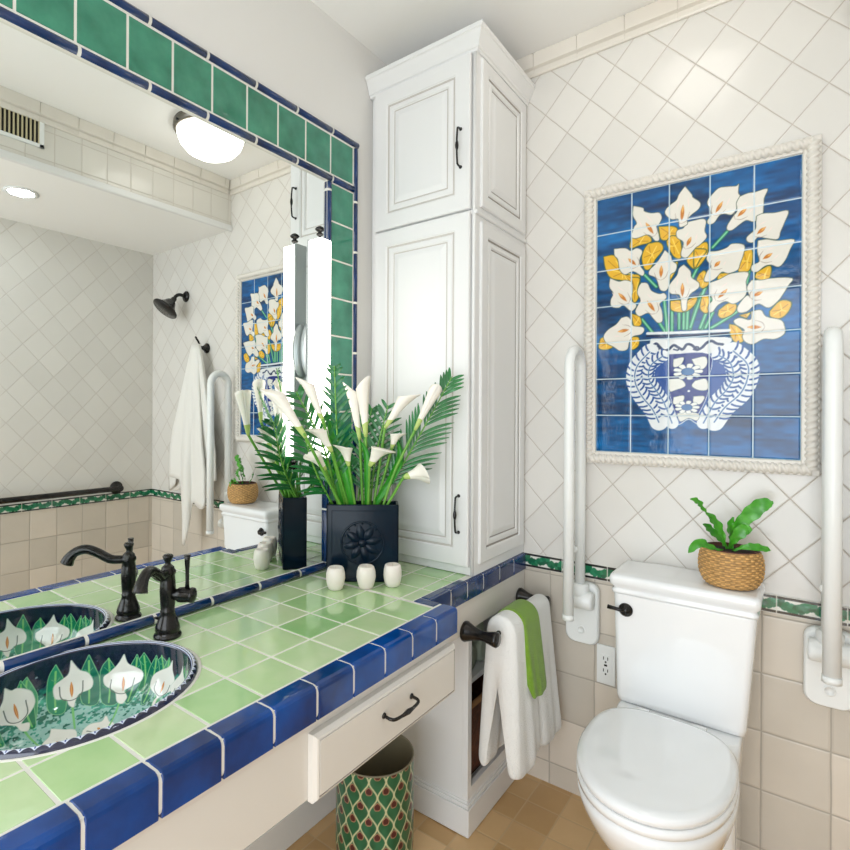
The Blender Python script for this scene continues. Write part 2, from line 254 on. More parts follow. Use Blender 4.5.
MURAL_VASE = {'body': [(0.1704,0.3643),(0.3697,0.3536),(0.374,0.3361),(0.4027,0.3219),(0.435,0.2766),(0.4372,0.2334),(0.4235,0.1954),(0.3913,0.1522),(0.3708,0.1228),(0.3626,0.0957),(0.3071,0.0946),(0.2761,0.1119),(0.2445,0.0935),(0.1814,0.0924),(0.1645,0.1212),(0.1299,0.1692),(0.1097,0.2125),(0.107,0.2558),(0.1243,0.2981),(0.1634,0.3331),(0.1729,0.3456)],'neck': [(0.1671,0.3635),(0.3697,0.3546),(0.374,0.3288),(0.3362,0.3091),(0.2204,0.3137),(0.1682,0.3248)],'rimw': [(0.1592,0.3843),(0.2747,0.378),(0.38,0.3748)],'rimd': [(0.1573,0.376),(0.2748,0.3694),(0.3759,0.3669)],'wave': [(0.173,0.343),(0.1849,0.35),(0.1944,0.3389),(0.2063,0.3276),(0.2203,0.3293),(0.2341,0.3413),(0.2479,0.3326),(0.2593,0.3267),(0.2704,0.3412),(0.2838,0.3377),(0.2972,0.3241),(0.3103,0.3283),(0.3232,0.3424),(0.336,0.3464),(0.3488,0.338),(0.3636,0.3344)],'curls': [[(0.1778,0.3321),(0.1898,0.3287),(0.1921,0.3374),(0.1849,0.34)],[(0.2342,0.3283),(0.2457,0.325),(0.2479,0.3336),(0.241,0.3361)],[(0.2883,0.3247),(0.2994,0.3214),(0.3015,0.3299),(0.2949,0.3323)]],'gar': [[(0.1658,0.325),(0.1293,0.2817),(0.1221,0.2337),(0.1422,0.1851),(0.174,0.1424),(0.1933,0.1004)],[(0.204,0.3095),(0.1685,0.2799),(0.1639,0.2377),(0.1857,0.2002),(0.2071,0.1632),(0.2307,0.0984)],[(0.3906,0.313),(0.4251,0.2723),(0.4253,0.229),(0.4074,0.186),(0.3707,0.1474),(0.3436,0.1028)],[(0.3532,0.3031),(0.3825,0.2793),(0.3909,0.235),(0.3726,0.1964),(0.3454,0.1623),(0.3157,0.0998)]],'center': [(0.2204,0.3137),(0.3298,0.307),(0.328,0.2322),(0.324,0.1824),(0.2982,0.1222),(0.2761,0.1119),(0.2444,0.1218),(0.2257,0.1838),(0.2208,0.2358)],'fc': [(0.2731,0.257),(0.2714,0.1475),(0.2756,0.1974)],'petals': [[(0.2343,0.2973),(0.2617,0.3009),(0.2527,0.2784),(0.2345,0.2741)],[(0.2841,0.2946),(0.3191,0.3001),(0.3235,0.2774),(0.3106,0.263),(0.293,0.2764)],[(0.2208,0.2358),(0.2529,0.2347),(0.2666,0.2139),(0.2394,0.2017),(0.2233,0.1994)],[(0.2932,0.2283),(0.3216,0.2325),(0.326,0.2023),(0.3022,0.2004),(0.2845,0.2134)],[(0.2349,0.1785),(0.2623,0.1833),(0.2578,0.1629),(0.235,0.1579)],[(0.2891,0.1804),(0.3175,0.18),(0.3067,0.1575),(0.2892,0.1627)],[(0.2444,0.127),(0.267,0.1322),(0.3025,0.1273),(0.2982,0.1071),(0.2761,0.1144),(0.2536,0.1039)]]}
SINK_FLOWERS = [([(-2.783,0.128),(-2.841,0.19),(-2.895,0.192),(-2.972,0.248),(-3.027,0.321),(-3.04,0.464),(-2.98,0.574),(-2.899,0.633),(-2.853,0.685),(-2.929,0.723),(-2.888,0.82),(-2.821,0.774),(-2.802,0.668),(-2.711,0.582),(-2.662,0.535),(-2.707,0.354),(-2.758,0.259)],[(-2.849,0.371),(-2.849,0.592)]),([(2.879,0.078),(2.805,0.221),(2.722,0.288),(2.67,0.41),(2.688,0.523),(2.805,0.558),(2.85,0.663),(2.868,0.741),(2.911,0.684),(2.936,0.589),(3.034,0.54),(3.053,0.42),(3.036,0.341),(2.967,0.293),(2.899,0.234)],[(2.881,0.363),(2.878,0.581)]),([(-3.125,0.967),(3.021,1.055),(2.87,1.125),(2.859,1.247),(2.98,1.307),(-3.043,1.277),(-2.871,1.181),(-2.945,1.118),(-3.057,1.072)],[(-3.103,1.194),(-3.14,1.256)]),([(2.739,1.167),(2.639,1.099),(2.467,1.09),(2.431,1.009),(2.345,1.105),(2.256,1.129),(2.18,1.216),(2.429,1.265),(2.703,1.264),(2.758,1.229)],[(2.501,1.18),(2.428,1.223)]),([(2.35,0.112),(2.304,0.236),(2.201,0.298),(2.111,0.361),(2.098,0.468),(2.148,0.523),(2.254,0.594),(2.288,0.643),(2.231,0.739),(2.266,0.829),(2.345,0.782),(2.389,0.65),(2.44,0.593),(2.528,0.514),(2.55,0.396),(2.491,0.338),(2.408,0.235)],[(2.332,0.428),(2.306,0.629)]),([(1.69,0.146),(1.666,0.262),(1.595,0.361),(1.538,0.466),(1.568,0.529),(1.683,0.632),(1.751,0.709),(1.743,0.781),(1.757,0.821),(1.788,0.755),(1.773,0.677),(1.895,0.609),(1.953,0.533),(1.948,0.401),(1.859,0.318),(1.737,0.244)],[(1.757,0.454),(1.743,0.616)])]
SINK_LEAVES = [([(-2.992,0.107),(-3.045,0.262),(-3.071,0.429),(-2.995,0.741),(-2.858,0.644),(-2.896,0.332),(-2.93,0.175)],[(-2.991,0.146),(-2.915,0.688)]),([(3.023,0.079),(2.966,0.249),(2.931,0.445),(2.972,0.775),(3.124,0.696),(3.111,0.363),(3.083,0.19)],[(3.024,0.158),(3.06,0.731)]),([(2.711,0.059),(2.646,0.245),(2.596,0.434),(2.592,0.773),(2.766,0.718),(2.791,0.362),(2.771,0.213)],[(2.711,0.127),(2.693,0.744)]),([(2.513,0.146),(2.44,0.289),(2.378,0.457),(2.335,0.813),(2.531,0.78),(2.589,0.416),(2.575,0.243)],[(2.513,0.142),(2.45,0.793)]),([(2.116,0.099),(2.039,0.206),(1.97,0.339),(1.914,0.611),(2.095,0.628),(2.18,0.353),(2.174,0.208)],[(2.114,0.137),(2.017,0.628)]),([(1.871,0.126),(1.778,0.191),(1.689,0.305),(1.602,0.561),(1.817,0.622),(1.939,0.366),(1.94,0.218)],[(1.872,0.112),(1.728,0.601)]),([(1.527,0.148),(1.363,0.175),(0.908,0.033),(0.609,0.02),(0.539,0.055),(1.603,0.4),(1.616,0.269)],[(1.526,0.151),(0.61,0.02)])]# ------------------------------------------------------------------ key dimensions (metres)
CT = .809                 # counter top
CEIL = 2.63
XR = 2.18                 # far (right) wall
YF = -3.0                 # wall behind the camera
SOFX, SOFZ = 1.345, 2.36  # shower soffit face and underside
HX, HZ = .079, .0875      # half diagonals of the diagonal wall tiles
BT, BB = .811, .762       # border band top / bottom

M_paint = mat('wall_paint', (228, 226, 222), .55, bump=.12, bscale=90)
M_ceil = mat('ceiling_paint', (248, 247, 244), .7)
M_cream = mat('glazed_cream_tile', (226, 220, 210), .25, var=.04, bump=.12, bscale=25)
M_cab = mat('white_cabinet_paint', (231, 231, 230), .32, bump=.03)
M_glaze = mat('grey_glaze_line', (150, 143, 136), .5)
M_apron = mat('cream_cabinet_paint', (222, 217, 209), .4)
M_white = mat('white_porcelain', (240, 242, 243), .07, coat=.5)
M_plastic = mat('white_plastic', (236, 238, 236), .28)
M_bronze = mat('oil_rubbed_bronze', (30, 28, 27), .24, metal=.55, var=.3, vscale=30, coat=.25)
M_grout = mat('white_grout', (228, 226, 218), .8, bump=.1)
M_dark = mat('dark_gap', (25, 24, 22), .8)
M_towel = mat('white_terry', (243, 243, 240), .95, bump=.9, bscale=330, sheen=.3)
M_towel2 = mat('cream_white_terry', (238, 236, 230), .95, bump=.8, bscale=330, sheen=.3)
M_gtowel = mat('green_terry', (118, 158, 36), .95, bump=1, bscale=330, sheen=.3, var=.12, vscale=60)

DT = tile_mat('diagonal_tile_back', (222, 219, 213), (190, 180, 170), (0, 2), (.975, 2.40), (HX, HZ), diag=True, lw=.011, var=.035, rough=.2)
LT = tile_mat('square_tile_back', (207, 199, 186), (176, 168, 156), (0, 2), (1.148, BB-.182), (.155, .168), lw=.014, var=.07, warm=(224, 214, 200), rough=.25)
DTR = tile_mat('diagonal_tile_right', (220, 217, 210), (200, 192, 182), (1, 2), (-.7587, 1.8683), (HX, HZ), diag=True, lw=.011, var=.035, rough=.2)
LTR = tile_mat('square_tile_right', (207, 199, 186), (176, 168, 156), (1, 2), (-.30, .60), (.14, .168), lw=.014, var=.07, warm=(224, 214, 200), rough=.25)
ST = tile_mat('square_tile_soffit', (224, 220, 212), (200, 192, 182), (1, 2), (-.02, 2.40), (.1128, .124), lw=.012, var=.03, rough=.2)
M_floor = tile_mat('terracotta_floor', (212, 170, 116), (208, 178, 136), (0, 1), (.05, -.02), (.1128, .1128), lw=.02, var=.14, warm=(232, 196, 146), rough=.38, bumps=.3)

def wallmesh(name, quads, mats):
    mb = MB()
    for i, q in quads: mb.mi = i; mb.quad(*q)
    return tag(mb.build(name, mats, recalc=False), kind='structure')

# ---- room shell
def slab(name, a, b, m): return tag(MB().box(a, b).build(name, m), kind='structure')
slab('floor', (-.1, YF-.1, -.06), (XR+.1, .1, 0), M_floor)
slab('ceiling', (-.1, YF-.1, CEIL), (XR+.1, .1, CEIL+.06), M_ceil)
slab('wall_left', (-.1, YF-.1, 0), (0, 0, CEIL), M_paint)
def split_wall(name, a, b, z1, mlow, mup):
    mb = MB(); mb.mi = 0; mb.box(a, (b[0], b[1], z1)); mb.mi = 1; mb.box((a[0], a[1], z1), b)
    return tag(mb.build(name, [mlow, mup]), kind='structure')
split_wall('wall_back', (-.1, 0, 0), (XR+.1, .1, CEIL), (BT+BB)/2, LT, DT)
split_wall('wall_right', (XR, YF-.1, 0), (XR+.1, 0, CEIL), (BT+BB)/2, LTR, DTR)
# wall behind the camera with an unseen doorway, made wide to let fill light in
DX0, DX1, DZ1 = .35, 2.0, 2.35
mb = MB(); mb.box((0, YF-.1, 0), (DX0, YF, CEIL)); mb.box((DX1, YF-.1, 0), (XR, YF, CEIL)); mb.box((DX0, YF-.1, DZ1), (DX1, YF, CEIL))
tag(mb.build('wall_front', M_paint), kind='structure')
mb = MB(); mb.box((DX0-.06, YF, 0), (DX0, YF+.015, DZ1+.06), .004); mb.box((DX1, YF, 0), (DX1+.06, YF+.015, DZ1+.06), .004); mb.box((DX0, YF, DZ1), (DX1, YF+.015, DZ1+.06), .004)
tag(mb.build('door_1', M_cab), kind='structure')
# soffit over the shower
split = MB(); split.mi = 0; split.box((SOFX, YF, SOFZ), (XR, 0, CEIL))
so = split.build('wall_soffit', [M_ceil, ST]); tag(so, kind='structure')
for p in so.data.polygons:
    if p.normal.x < -.9: p.material_index = 1
tag(MB().box((SOFX-.012, YF, SOFZ-.012), (SOFX+.012, 0, SOFZ+.022), .006).build('trim_5', M_cab), kind='structure')

# crown tile: profile swept along wall
def crown(name, axis, a, b, base, sign, seg=.155):
    """axis 'x': runs along x at y=base, projecting sign*y"""
    prof = [(0, .010), (.008, .010), (.012, .016), (.012, .030), (.007, .032), (.007, .035), (.018, .040), (.019, .046), (.023, .086), (.022, .088), (0, .088)]
    mb = MB(); p = a
    while p < b-.002:
        q = min(p+seg-.004, b)
        r = []
        for t in (p, q):
            r.append([((t, base+sign*d, CEIL-.0885+h) if axis == 'x' else (base+sign*d, t, CEIL-.0885+h)) for d, h in prof])
        mb.rings(r, smooth=False); p += seg
        mb.rings([[((t, base+sign*d*.8, CEIL-.0885+h*.985) if axis == 'x' else (base+sign*d*.8, t, CEIL-.0885+h*.985)) for d, h in prof] for t in (q, min(q+.004, b))], smooth=False) if q < b-.004 else None
    return tag(mb.build(name, M_cream), kind='structure')
crown('trim_1', 'x', .0, SOFX, 0, -1)
crown('trim_2', 'y', YF, -.03, SOFX, -1)

# border band with ivy
def band(name, length, fn, res, off=0):
    c = Canvas(length, BT-BB, res, (226, 226, 218)); H = BT-BB
    k = 0; x = -.01+off
    while x < length+.05:
        ph = x*2*PI/.075
        y = H/2+.0055*math.sin(ph)
        a = .7*math.cos(ph)+random.uniform(-.3, .3)
        for sgn in (-1, 1):
            L_ = .0185; an = a+sgn*.7
            dx, dy = math.cos(an), math.sin(an)
            P = [(x-dx*.002, y-dy*.002), (x+dx*L_*.5-dy*.0085, y+dy*L_*.5+dx*.0085), (x+dx*L_, y+dy*L_), (x+dx*L_*.5+dy*.0085, y+dy*L_*.5-dx*.0085)]
            c.poly(P, random.choice([(20, 112, 74), (10, 92, 62), (34, 128, 88)]))
        x += .0105
    c.stroke([(0, H-.004), (length, H-.004)], .0036, (18, 22, 24)); c.stroke([(0, .004), (length, .004)], .0036, (18, 22, 24))
    p = .0
    while p < length: c.stroke([(p, 0), (p, H)], .0012, (225, 222, 212)); p += .1525
    o = link(name, c.mesh(name, fn), paint_mat(name+'_glaze', .12))
    return tag(o, kind='structure')
band('trim_3', XR-.42, lambda X, Y: (X+.42, X*0-.006, BB+Y), .0015)
band('trim_4', 2.2, lambda X, Y: (X*0+XR-.006, -X, BB+Y), .0025)
tag(MB().box((.42, -.0055, BB-.001), (XR, 0, BT+.001)).build('trim_6', M_grout), kind='structure')
tag(MB().box((XR-.0055, -2.2, BB-.001), (XR, 0, BT+.001)).build('trim_7', M_grout), kind='structure')
tag(MB().box((0, YF, 0), (.014, -.402, .10), .004).build('baseboard_left', M_cab), kind='structure')

# ------------------------------------------------------------------ vanity top
SX, SY, SA, SB = .19, -1.455, .183, .216      # sink oval
TP = .1135; GX0, GY0 = .0193, -.8062
XI, XO = .4733, .525                          # wide blue trim
NXI, NXO = .402, .438                         # narrow blue trim
YE = -.655
counter = empty('countertop', (0, 0, 0), label='vanity top of square light green tiles with glossy blue edge tiles', cat='countertop')
# grout bed with oval hole
def oval(a, b, n=96): return [(SX+a*math.cos(2*PI*k/n), SY+b*math.sin(2*PI*k/n)) for k in range(n)]
def cut(o, a, b):
    """cut the sink oval out of object o, keeping the result as plain mesh"""
    c = MB().rings([[(x, y, z) for x, y in oval(a, b)] for z in (.5, 1.0)], smooth=False).build('cutter')
    md = o.modifiers.new('cut', 'BOOLEAN'); md.operation = 'DIFFERENCE'; md.solver = 'EXACT'; md.object = c
    dg = bpy.context.evaluated_depsgraph_get(); me = bpy.data.meshes.new_from_object(o.evaluated_get(dg))
    o.modifiers.clear(); old = o.data; o.data = me; bpy.data.objects.remove(c)
mb = MB(); mb.extr([(.002, -2.55), (XO-.004, -2.55), (XO-.004, YE+.002), (NXO-.003, YE+.002), (NXO-.003, -.002), (.002, -.002)], .0562, Matrix.Translation((0, 0, CT-.057)))
bed = mb.build('grout_bed', M_grout, counter); cut(bed, SA-.006, SB-.006)
# green tiles
ys = [GY0+TP*k for k in range(-15, 8)]
xs = [GX0+TP*k for k in range(-1, 5)]
g = .0048
tiles = MB(); gcols = []
for yi in ys:
    for xi in xs:
        x0, x1 = max(xi, .004)+g/2, xi+TP-g/2; y0, y1 = yi-TP+g/2, yi-g/2
        y1 = min(y1, -.003)
        lim = XI-g/2 if (y0+y1)/2 < YE-.03 else NXI-g/2
        pieces = [(y0, y1, lim)]
        if y0 < -.685 < y1: pieces = [(y0, -.685-g/2, XI-g/2), (-.685+g/2, y1, NXI-g/2)]
        for a0, a1, lm in pieces:
            xe = min(x1, lm)
            if xe-x0 < .006 or a1-a0 < .006: continue
            tiles.box((x0, a0, CT-.006), (xe, a1, CT), .0014, 1)
gt = tiles.build('green_tiles', None, counter); cut(gt, SA-.004, SB-.004)
m = mat('pale_green_glaze', (168, 206, 138), .1, coat=.5, bump=.12, bscale=22)
nt = m.node_tree; N = nt.nodes.new; L = nt.links.new
geo = N('ShaderNodeNewGeometry'); tcn = N('ShaderNodeTexCoord'); nz = N('ShaderNodeTexNoise'); nz.inputs['Scale'].default_value = 13; nz.inputs['Detail'].default_value = 5; L(tcn.outputs['Object'], nz.inputs['Vector'])
ad = N('ShaderNodeMath'); ad.operation = 'MULTIPLY_ADD'; L(geo.outputs['Random Per Island'], ad.inputs[0]); ad.inputs[1].default_value = .55
ml = N('ShaderNodeMath'); ml.operation = 'MULTIPLY'; ml.inputs[1].default_value = .5; L(nz.outputs['Fac'], ml.inputs[0]); L(ml.outputs[0], ad.inputs[2])
rp = N('ShaderNodeValToRGB'); L(ad.outputs[0], rp.inputs['Fac'])
rp.color_ramp.elements[0].position = .15; rp.color_ramp.elements[0].color = lin((146, 196, 128))+(1,)
rp.color_ramp.elements[1].position = .85; rp.color_ramp.elements[1].color = lin((206, 224, 180))+(1,)
e = rp.color_ramp.elements.new(.5); e.color = lin((178, 214, 152))+(1,)
L(rp.outputs['Color'], nt.nodes['Principled BSDF'].inputs['Base Color'])
gt.data.materials.clear(); gt.data.materials.append(m)
# blue edge tiles: rounded V-cap section swept along y
M_blue = mat('cobalt_glaze', (0, 42, 98), .07, col2=(0, 76, 160), vscale=9, coat=.15, spec=.4, bump=.25, bscale=26)
M_navy = mat('navy_glaze', (0, 28, 66), .08, col2=(0, 50, 106), vscale=12, coat=.2, bump=.12, bscale=30)
M_navy2 = mat('dark_blue_glaze', (2, 34, 80), .08, col2=(4, 54, 112), vscale=12, coat=.2, bump=.2, bscale=30)
def edge(xi, xo, ya, yb, mb, zt=CT+.002, zb=.744, th=.012, endcap=False):
    pr = [(xi, zt-.008), (xi+.0015, zt-.002), (xi+.005, zt), (xo-.010, zt+.001), (xo-.004, zt-.0015), (xo-.0008, zt-.006), (xo, zt-.012), (xo, zb+.003), (xo-.003, zb), (xo-th, zb), (xo-th, zt-.016), (xi+.001, zt-.010)]
    d = .0015
    def ring(y, s):
        cx = (xi+xo)/2; cz = (zt+zb)/2
        return [(x-s*.0014*(1 if x > cx else -1), y, z-s*.0014*(1 if z > cz else -1)) for x, z in pr]
    mb.rings([ring(ya, 1), ring(ya+d, 0), ring(yb-d, 0), ring(yb, 1)], smooth=False)
mb = MB(); y = YE
while y > -2.5:
    edge(XI+.0015, XO, y-.1045+.0045, y, mb); y -= .1045
mb.build('wide_blue_edge_tiles', M_blue, counter)
mb = MB()
for ya, yb in ((-.683, -.651), (-.6465, -.5415), (-.537, -.4435), (-.439, -.3385), (-.334, -.2215), (-.217, -.1085), (-.104, -.003)):
    if ya < -.64: mb.box((NXI+.0015, ya, CT-.006), (NXO+(.03 if ya < -.66 else 0), yb, CT+.001), .0014, 1)
    if ya > -.66: edge(NXI+.0015 if yb < -.405 else .4205, NXO, max(ya, -.648), yb, mb, zb=.75)
mb.build('narrow_blue_edge_tiles', M_navy2, counter)
# grout in trim joints
mb = MB(); mb.box((XI, -2.5, .747), (XO-.0011, YE-.0016, CT+.0010), .0125, 4); mb.box((NXO-.030, YE+.003, .753), (NXO-.0011, -.003, CT+.0010), .0125, 4)
mb.build('edge_grout', M_grout, counter)

# ---- sink
sink = empty('sink', (SX, SY, CT), label='oval drop-in sink painted inside with white calla lilies and green leaves', cat='sink')
DP = .14
W_ = 2*PI; H_ = PI/2
c = Canvas(W_, H_, .0052, (14, 20, 52))
AR = 1.0
def th(p): return (p[0] % (2*PI), p[1])
base_teal = np.array((30, 134, 110.))
n1 = c.noise(9, 12, 1, 1)+c.noise(22, 26, .8, 2)
a = np.clip((c.Y-.28+n1*.12)/.10, 0, 1)
c.c = c.c*(1-a[..., None])+(base_teal+n1[..., None]*np.array((60, 70, 62)))*a[..., None]
wh = np.clip((c.Y-.72+(c.noise(16, 20, 1, 3)+c.noise(40, 44, .8, 4))*.9)/.12, 0, 1)*.75
c.c = c.c*(1-wh[..., None])+np.array((196, 226, 222))*wh[..., None]
def refl(P): return [((3*PI-(p[0] % (2*PI))) % (2*PI) if False else (PI-(p[0] % (2*PI))) % (2*PI), p[1]) for p in P]
def ok(P): xs_ = [p[0] for p in P]; return max(xs_)-min(xs_) < 3
extra_leaves = []
for base_th in (1.75, 1.95, 2.2, 3.35, 3.75, 4.2, 4.6):
    extra_leaves.append(([(base_th, .12), (base_th+.07, .3), (base_th+.08, .55), (base_th+.03, .8), (base_th-.05, .8), (base_th-.09, .5), (base_th-.06, .28)], [(base_th, .16), (base_th-.01, .8)]))
for fn_ in (lambda P: [th(p) for p in P], refl):
    for P, V_ in SINK_LEAVES+extra_leaves:
        P = fn_(P); V_ = fn_(V_)
        if max(p[0] for p in P)-min(p[0] for p in P) > .6: continue
        c.poly(P, random.choice([(24, 128, 88), (34, 146, 104), (26, 120, 96), (70, 160, 112)]), (140, 206, 150), .008)
        c.stroke(V_, .010, (132, 206, 124))
        for q in range(3):
            t_ = .25+.2*q; x_ = V_[0][0]; y_ = V_[0][1]+(V_[1][1]-V_[0][1])*t_
            c.stroke([(x_, y_), (x_+.04, y_-.05)], .004, (90, 180, 130)); c.stroke([(x_, y_), (x_-.04, y_-.05)], .004, (90, 180, 130))
    for P, sp_ in SINK_FLOWERS:
        P = fn_(P); sp_ = fn_(sp_)
        if not ok(P): continue
        cx_ = sum(p[0] for p in P)/len(P); yb_ = max(p[1] for p in P)
        c.stroke([(sp_[1][0], yb_-.02), (sp_[1][0]-.01, yb_+.35)], .014, (120, 200, 116))
        c.poly(P, (248, 246, 238), (214, 222, 208), .008)
        sx_, sy_ = sp_[0]; ex_, ey_ = sp_[1]
        w2 = .30*(max(p[0] for p in P)-min(p[0] for p in P))
        c.stroke([(sx_-w2, sy_+.02), (sx_-w2*.9, ey_-.02), (ex_, ey_+.05), (sx_+w2*.9, ey_-.02), (sx_+w2, sy_+.02)], .006, (96, 104, 96))
        c.stroke([sp_[0], sp_[1]], .017, (206, 116, 40), taper=True)
        c.stroke([sp_[0], sp_[1]], .006, (236, 170, 90), taper=True)
bowl_me = c.mesh('basin', lambda T_, S_: ((.925*np.cos(np.minimum(S_, PI/2-.001))**.62)*SA*np.cos(T_), (.925*np.cos(np.minimum(S_, PI/2-.001))**.62)*SB*np.sin(T_), .004-DP*np.sin(S_)**.85))
bowl_me.flip_normals()
M_sink = paint_mat('painted_sink_glaze', .06, .8, .1)
link('basin', bowl_me, M_sink, sink)
# rim with scallop pattern: u around, v across
c = Canvas(2*PI, .13, .0035, (16, 22, 60))
H_ = .13
c.poly([(0, .014), (2*PI, .014), (2*PI, .026), (0, .026)], (200, 210, 232), round_=False)
c.poly([(0, .036), (2*PI, .036), (2*PI, .052), (0, .052)], (226, 230, 238), round_=False)
nsc = 64
for k in range(nsc):
    a0 = 2*PI*k/nsc; w0 = 2*PI/nsc
    c.poly([(a0, .050), (a0+w0*.3, .078), (a0+w0*.5, .100), (a0+w0*.7, .078), (a0+w0, .050)], (214, 222, 240), round_=False)
    c.stroke([(a0+w0*.5, .056), (a0+w0*.5, .080)], .005, (40, 60, 130))
def rimf(T_, V_):
    v = V_/.13; r = .925+.075*v; z = .004+.007*np.sin(PI*np.clip(v, 0, 1))**.8-.004*v
    return r*SA*np.cos(T_), r*SB*np.sin(T_), z
rim_me = c.mesh('rim', rimf); rim_me.flip_normals(); link('rim', rim_me, M_sink, sink)
mb = MB(); mb.rings([[((1.0+e_)*SA*math.cos(2*PI*k/80), (1.0+e_)*SB*math.sin(2*PI*k/80), z_) for k in range(80)] for e_, z_ in ((0, .0008), (.012, .0018), (.03, .0005), (.03, -.003))], cap=False)
mb.build('caulk_bead', M_grout, sink)
mb = MB(); mb.lathe([(.0, .0), (.02, .0), (.021, .003), (.012, .004), (.0, .003)], (0, 0, -DP+.0045), 20)
mb.build('drain', M_bronze, sink)

# ---- faucet
fx, fy = .095, -1.225
faucet = empty('faucet', (fx, fy, CT), label='dark bronze single-handle faucet with curved spout behind the painted sink', cat='faucet')
sd = Vector((.60, -.80, 0)).normalized(); hd = Vector((.84, .54, 0)).normalized()
mb = MB(); mb.lathe([(.0, 0), (.030, 0), (.031, .004), (.029, .008), (.025, .011), (.0275, .017), (.026, .026), (.020, .042), (.0155, .055), (.0165, .059), (.0150, .062), (.0165, .080), (.0178, .105), (.0165, .128), (.0150, .140), (.0175, .144), (.0175, .150), (.0145, .154), (.0140, .158), (.010, .162), (.0065, .165), (.0062, .170), (.0105, .178), (.0120, .183), (.0095, .187), (0, .188)], n=32)
mb.build('body', M_bronze, faucet)
mb = MB(); P = [Vector((0, 0, .146)), sd*.018+Vector((0, 0, .146)), sd*.042+Vector((0, 0, .149)), sd*.070+Vector((0, 0, .166)), sd*.095+Vector((0, 0, .176)), sd*.118+Vector((0, 0, .171)), sd*.132+Vector((0, 0, .157)), sd*.138+Vector((0, 0, .144))]
PP = catmull(P, 6); n_ = len(PP)
mb.tube(PP, [.0095+.002*math.sin(i/n_*3)+(.006*max(0, (i-n_*.72)/(n_*.28))) for i in range(n_)], 16)
mb.build('spout', M_bronze, faucet)
mb = MB(); mb.lathe([(.0, 0), (.012, .008), (.0125, .022), (.0165, .027), (.0175, .036), (.0160, .052), (.0175, .056), (.0165, .062), (.008, .066), (0, .067)], (0, 0, .096), 24, tuple(hd))
h = empty_h = mb.build('valve_housing', M_bronze, faucet)
mb = MB(); p0 = hd*.046+Vector((0, 0, .110)); mb.tube([p0, p0+Vector((0, 0, .018)), p0+Vector((0, 0, .04)), p0+Vector((0, 0, .066)), p0+Vector((0, 0, .078))], [.0055, .0042, .0045, .0062, .0075], 14)
mb.build('lever', M_bronze, h)
mb = MB(); q0 = hd*-.018+Vector((0, 0, .04)); mb.tube([hd*-.012+Vector((0, 0, .034)), hd*-.028+Vector((0, 0, .040))], .0022, 8); mb.lathe([(0, 0), (.005, .001), (.006, .004), (0, .006)], tuple(hd*-.028+Vector((0, 0, .038))), 12)
mb.build('lift_rod', M_bronze, faucet)

# ------------------------------------------------------------------ mirror and its tile frame
Z0, Z1 = .834, 2.10; MY1 = -.612; MY0 = -2.38
M_mir = bpy.data.materials.new('silvered_glass'); M_mir.use_nodes = True; b = M_mir.node_tree.nodes['Principled BSDF']
b.inputs['Base Color'].default_value = (.90, .925, .91, 1); b.inputs['Metallic'].default_value = 1; b.inputs['Roughness'].default_value = 0
mirror = tag(MB().box((.001, MY0, Z0-.01), (.006, MY1+.01, Z1+.01)).build('wall_mirror', M_mir), 'large frameless wall mirror above the vanity, set inside the tile frame', 'mirror')
frame = empty('mirror_tile_frame', (0, -1.2, CT), label='green tile frame with navy liner tiles around the vanity mirror', cat='mirror frame')
def rod(a, b, w, d, mb):
    """half round liner piece between a and b on the wall x=0"""
    a = Vector(a)-Vector((0, -1.2, CT)); b = Vector(b)-Vector((0, -1.2, CT)); t = (b-a).normalized(); s_ = Vector((1, 0, 0)).cross(t)
    pr = [(-w/2, 0), (-w/2, d*.35), (-w*.38, d*.75), (-w*.18, d*.97), (0, d), (w*.18, d*.97), (w*.38, d*.75), (w/2, d*.35), (w/2, 0)]
    L_ = (b-a).length
    for q in (0,):
        rings = []
        for tt, k in ((0, .8), (.002, 1), (L_-.002, 1), (L_, .8)):
            rings.append([a+t*tt+s_*x_*k+Vector((.006+y_*k, 0, 0)) for x_, y_ in pr])
        mb.rings(rings)
TW = .108
yc0, yc1 = -.601, -.494
zt0, zt1 = 2.108, 2.232
fr = MB()
y = yc1
while y > -2.45: fr.box((.006, y-.1128+.0025, zt0-CT), (.0135, y-.0025, zt1-CT), .0014, 1, Matrix.Translation((0, 1.2, 0))); y -= .1128
z = 2.076
while z > CT+.03:
    fr.box((.006, yc0, max(z-.1255+.0048, CT+.002)-CT), (.0135, yc1, z-CT-.0), .0014, 1, Matrix.Translation((0, 1.2, 0))); z -= .1255
M_green = mat('sea_green_glaze', (14, 110, 84), .12, col2=(52, 142, 112), vscale=18, coat=.6, bump=.2, bscale=24)
fr.build('green_tiles', M_green, frame)
ln = MB()
def run(a, b, seg, w=.023, d=.014, first=None):
    a = Vector(a); b = Vector(b); L_ = (b-a).length; t = (b-a)/L_; p = 0; sg = first or seg
    while p < L_-.01:
        q = min(p+sg-.0045, L_); rod(a+t*p, a+t*q, w, d, ln); p += sg; sg = seg
run((0, yc1+.026, 2.249), (0, -2.45, 2.249), .158, first=.134)
run((0, yc1+.004, 2.092), (0, -2.45, 2.092), .158, first=.112)
run((0, yc1+.014, 2.236), (0, yc1+.014, CT+.002), .174, .020, first=.189)
run((0, yc0-.011, 2.078), (0, yc0-.013, CT+.022), .174, .020, first=.03)
ln.build('navy_liner_tiles', M_navy, frame)
lb = MB(); ln = lb
run((0, yc1+.004, CT+.0135), (0, -2.45, CT+.0135), .158, .023, .014, first=.09)
lb.build('bottom_liner_tiles', M_navy, frame)
bed = MB(); T_ = Matrix.Translation((0, 1.2, -CT))
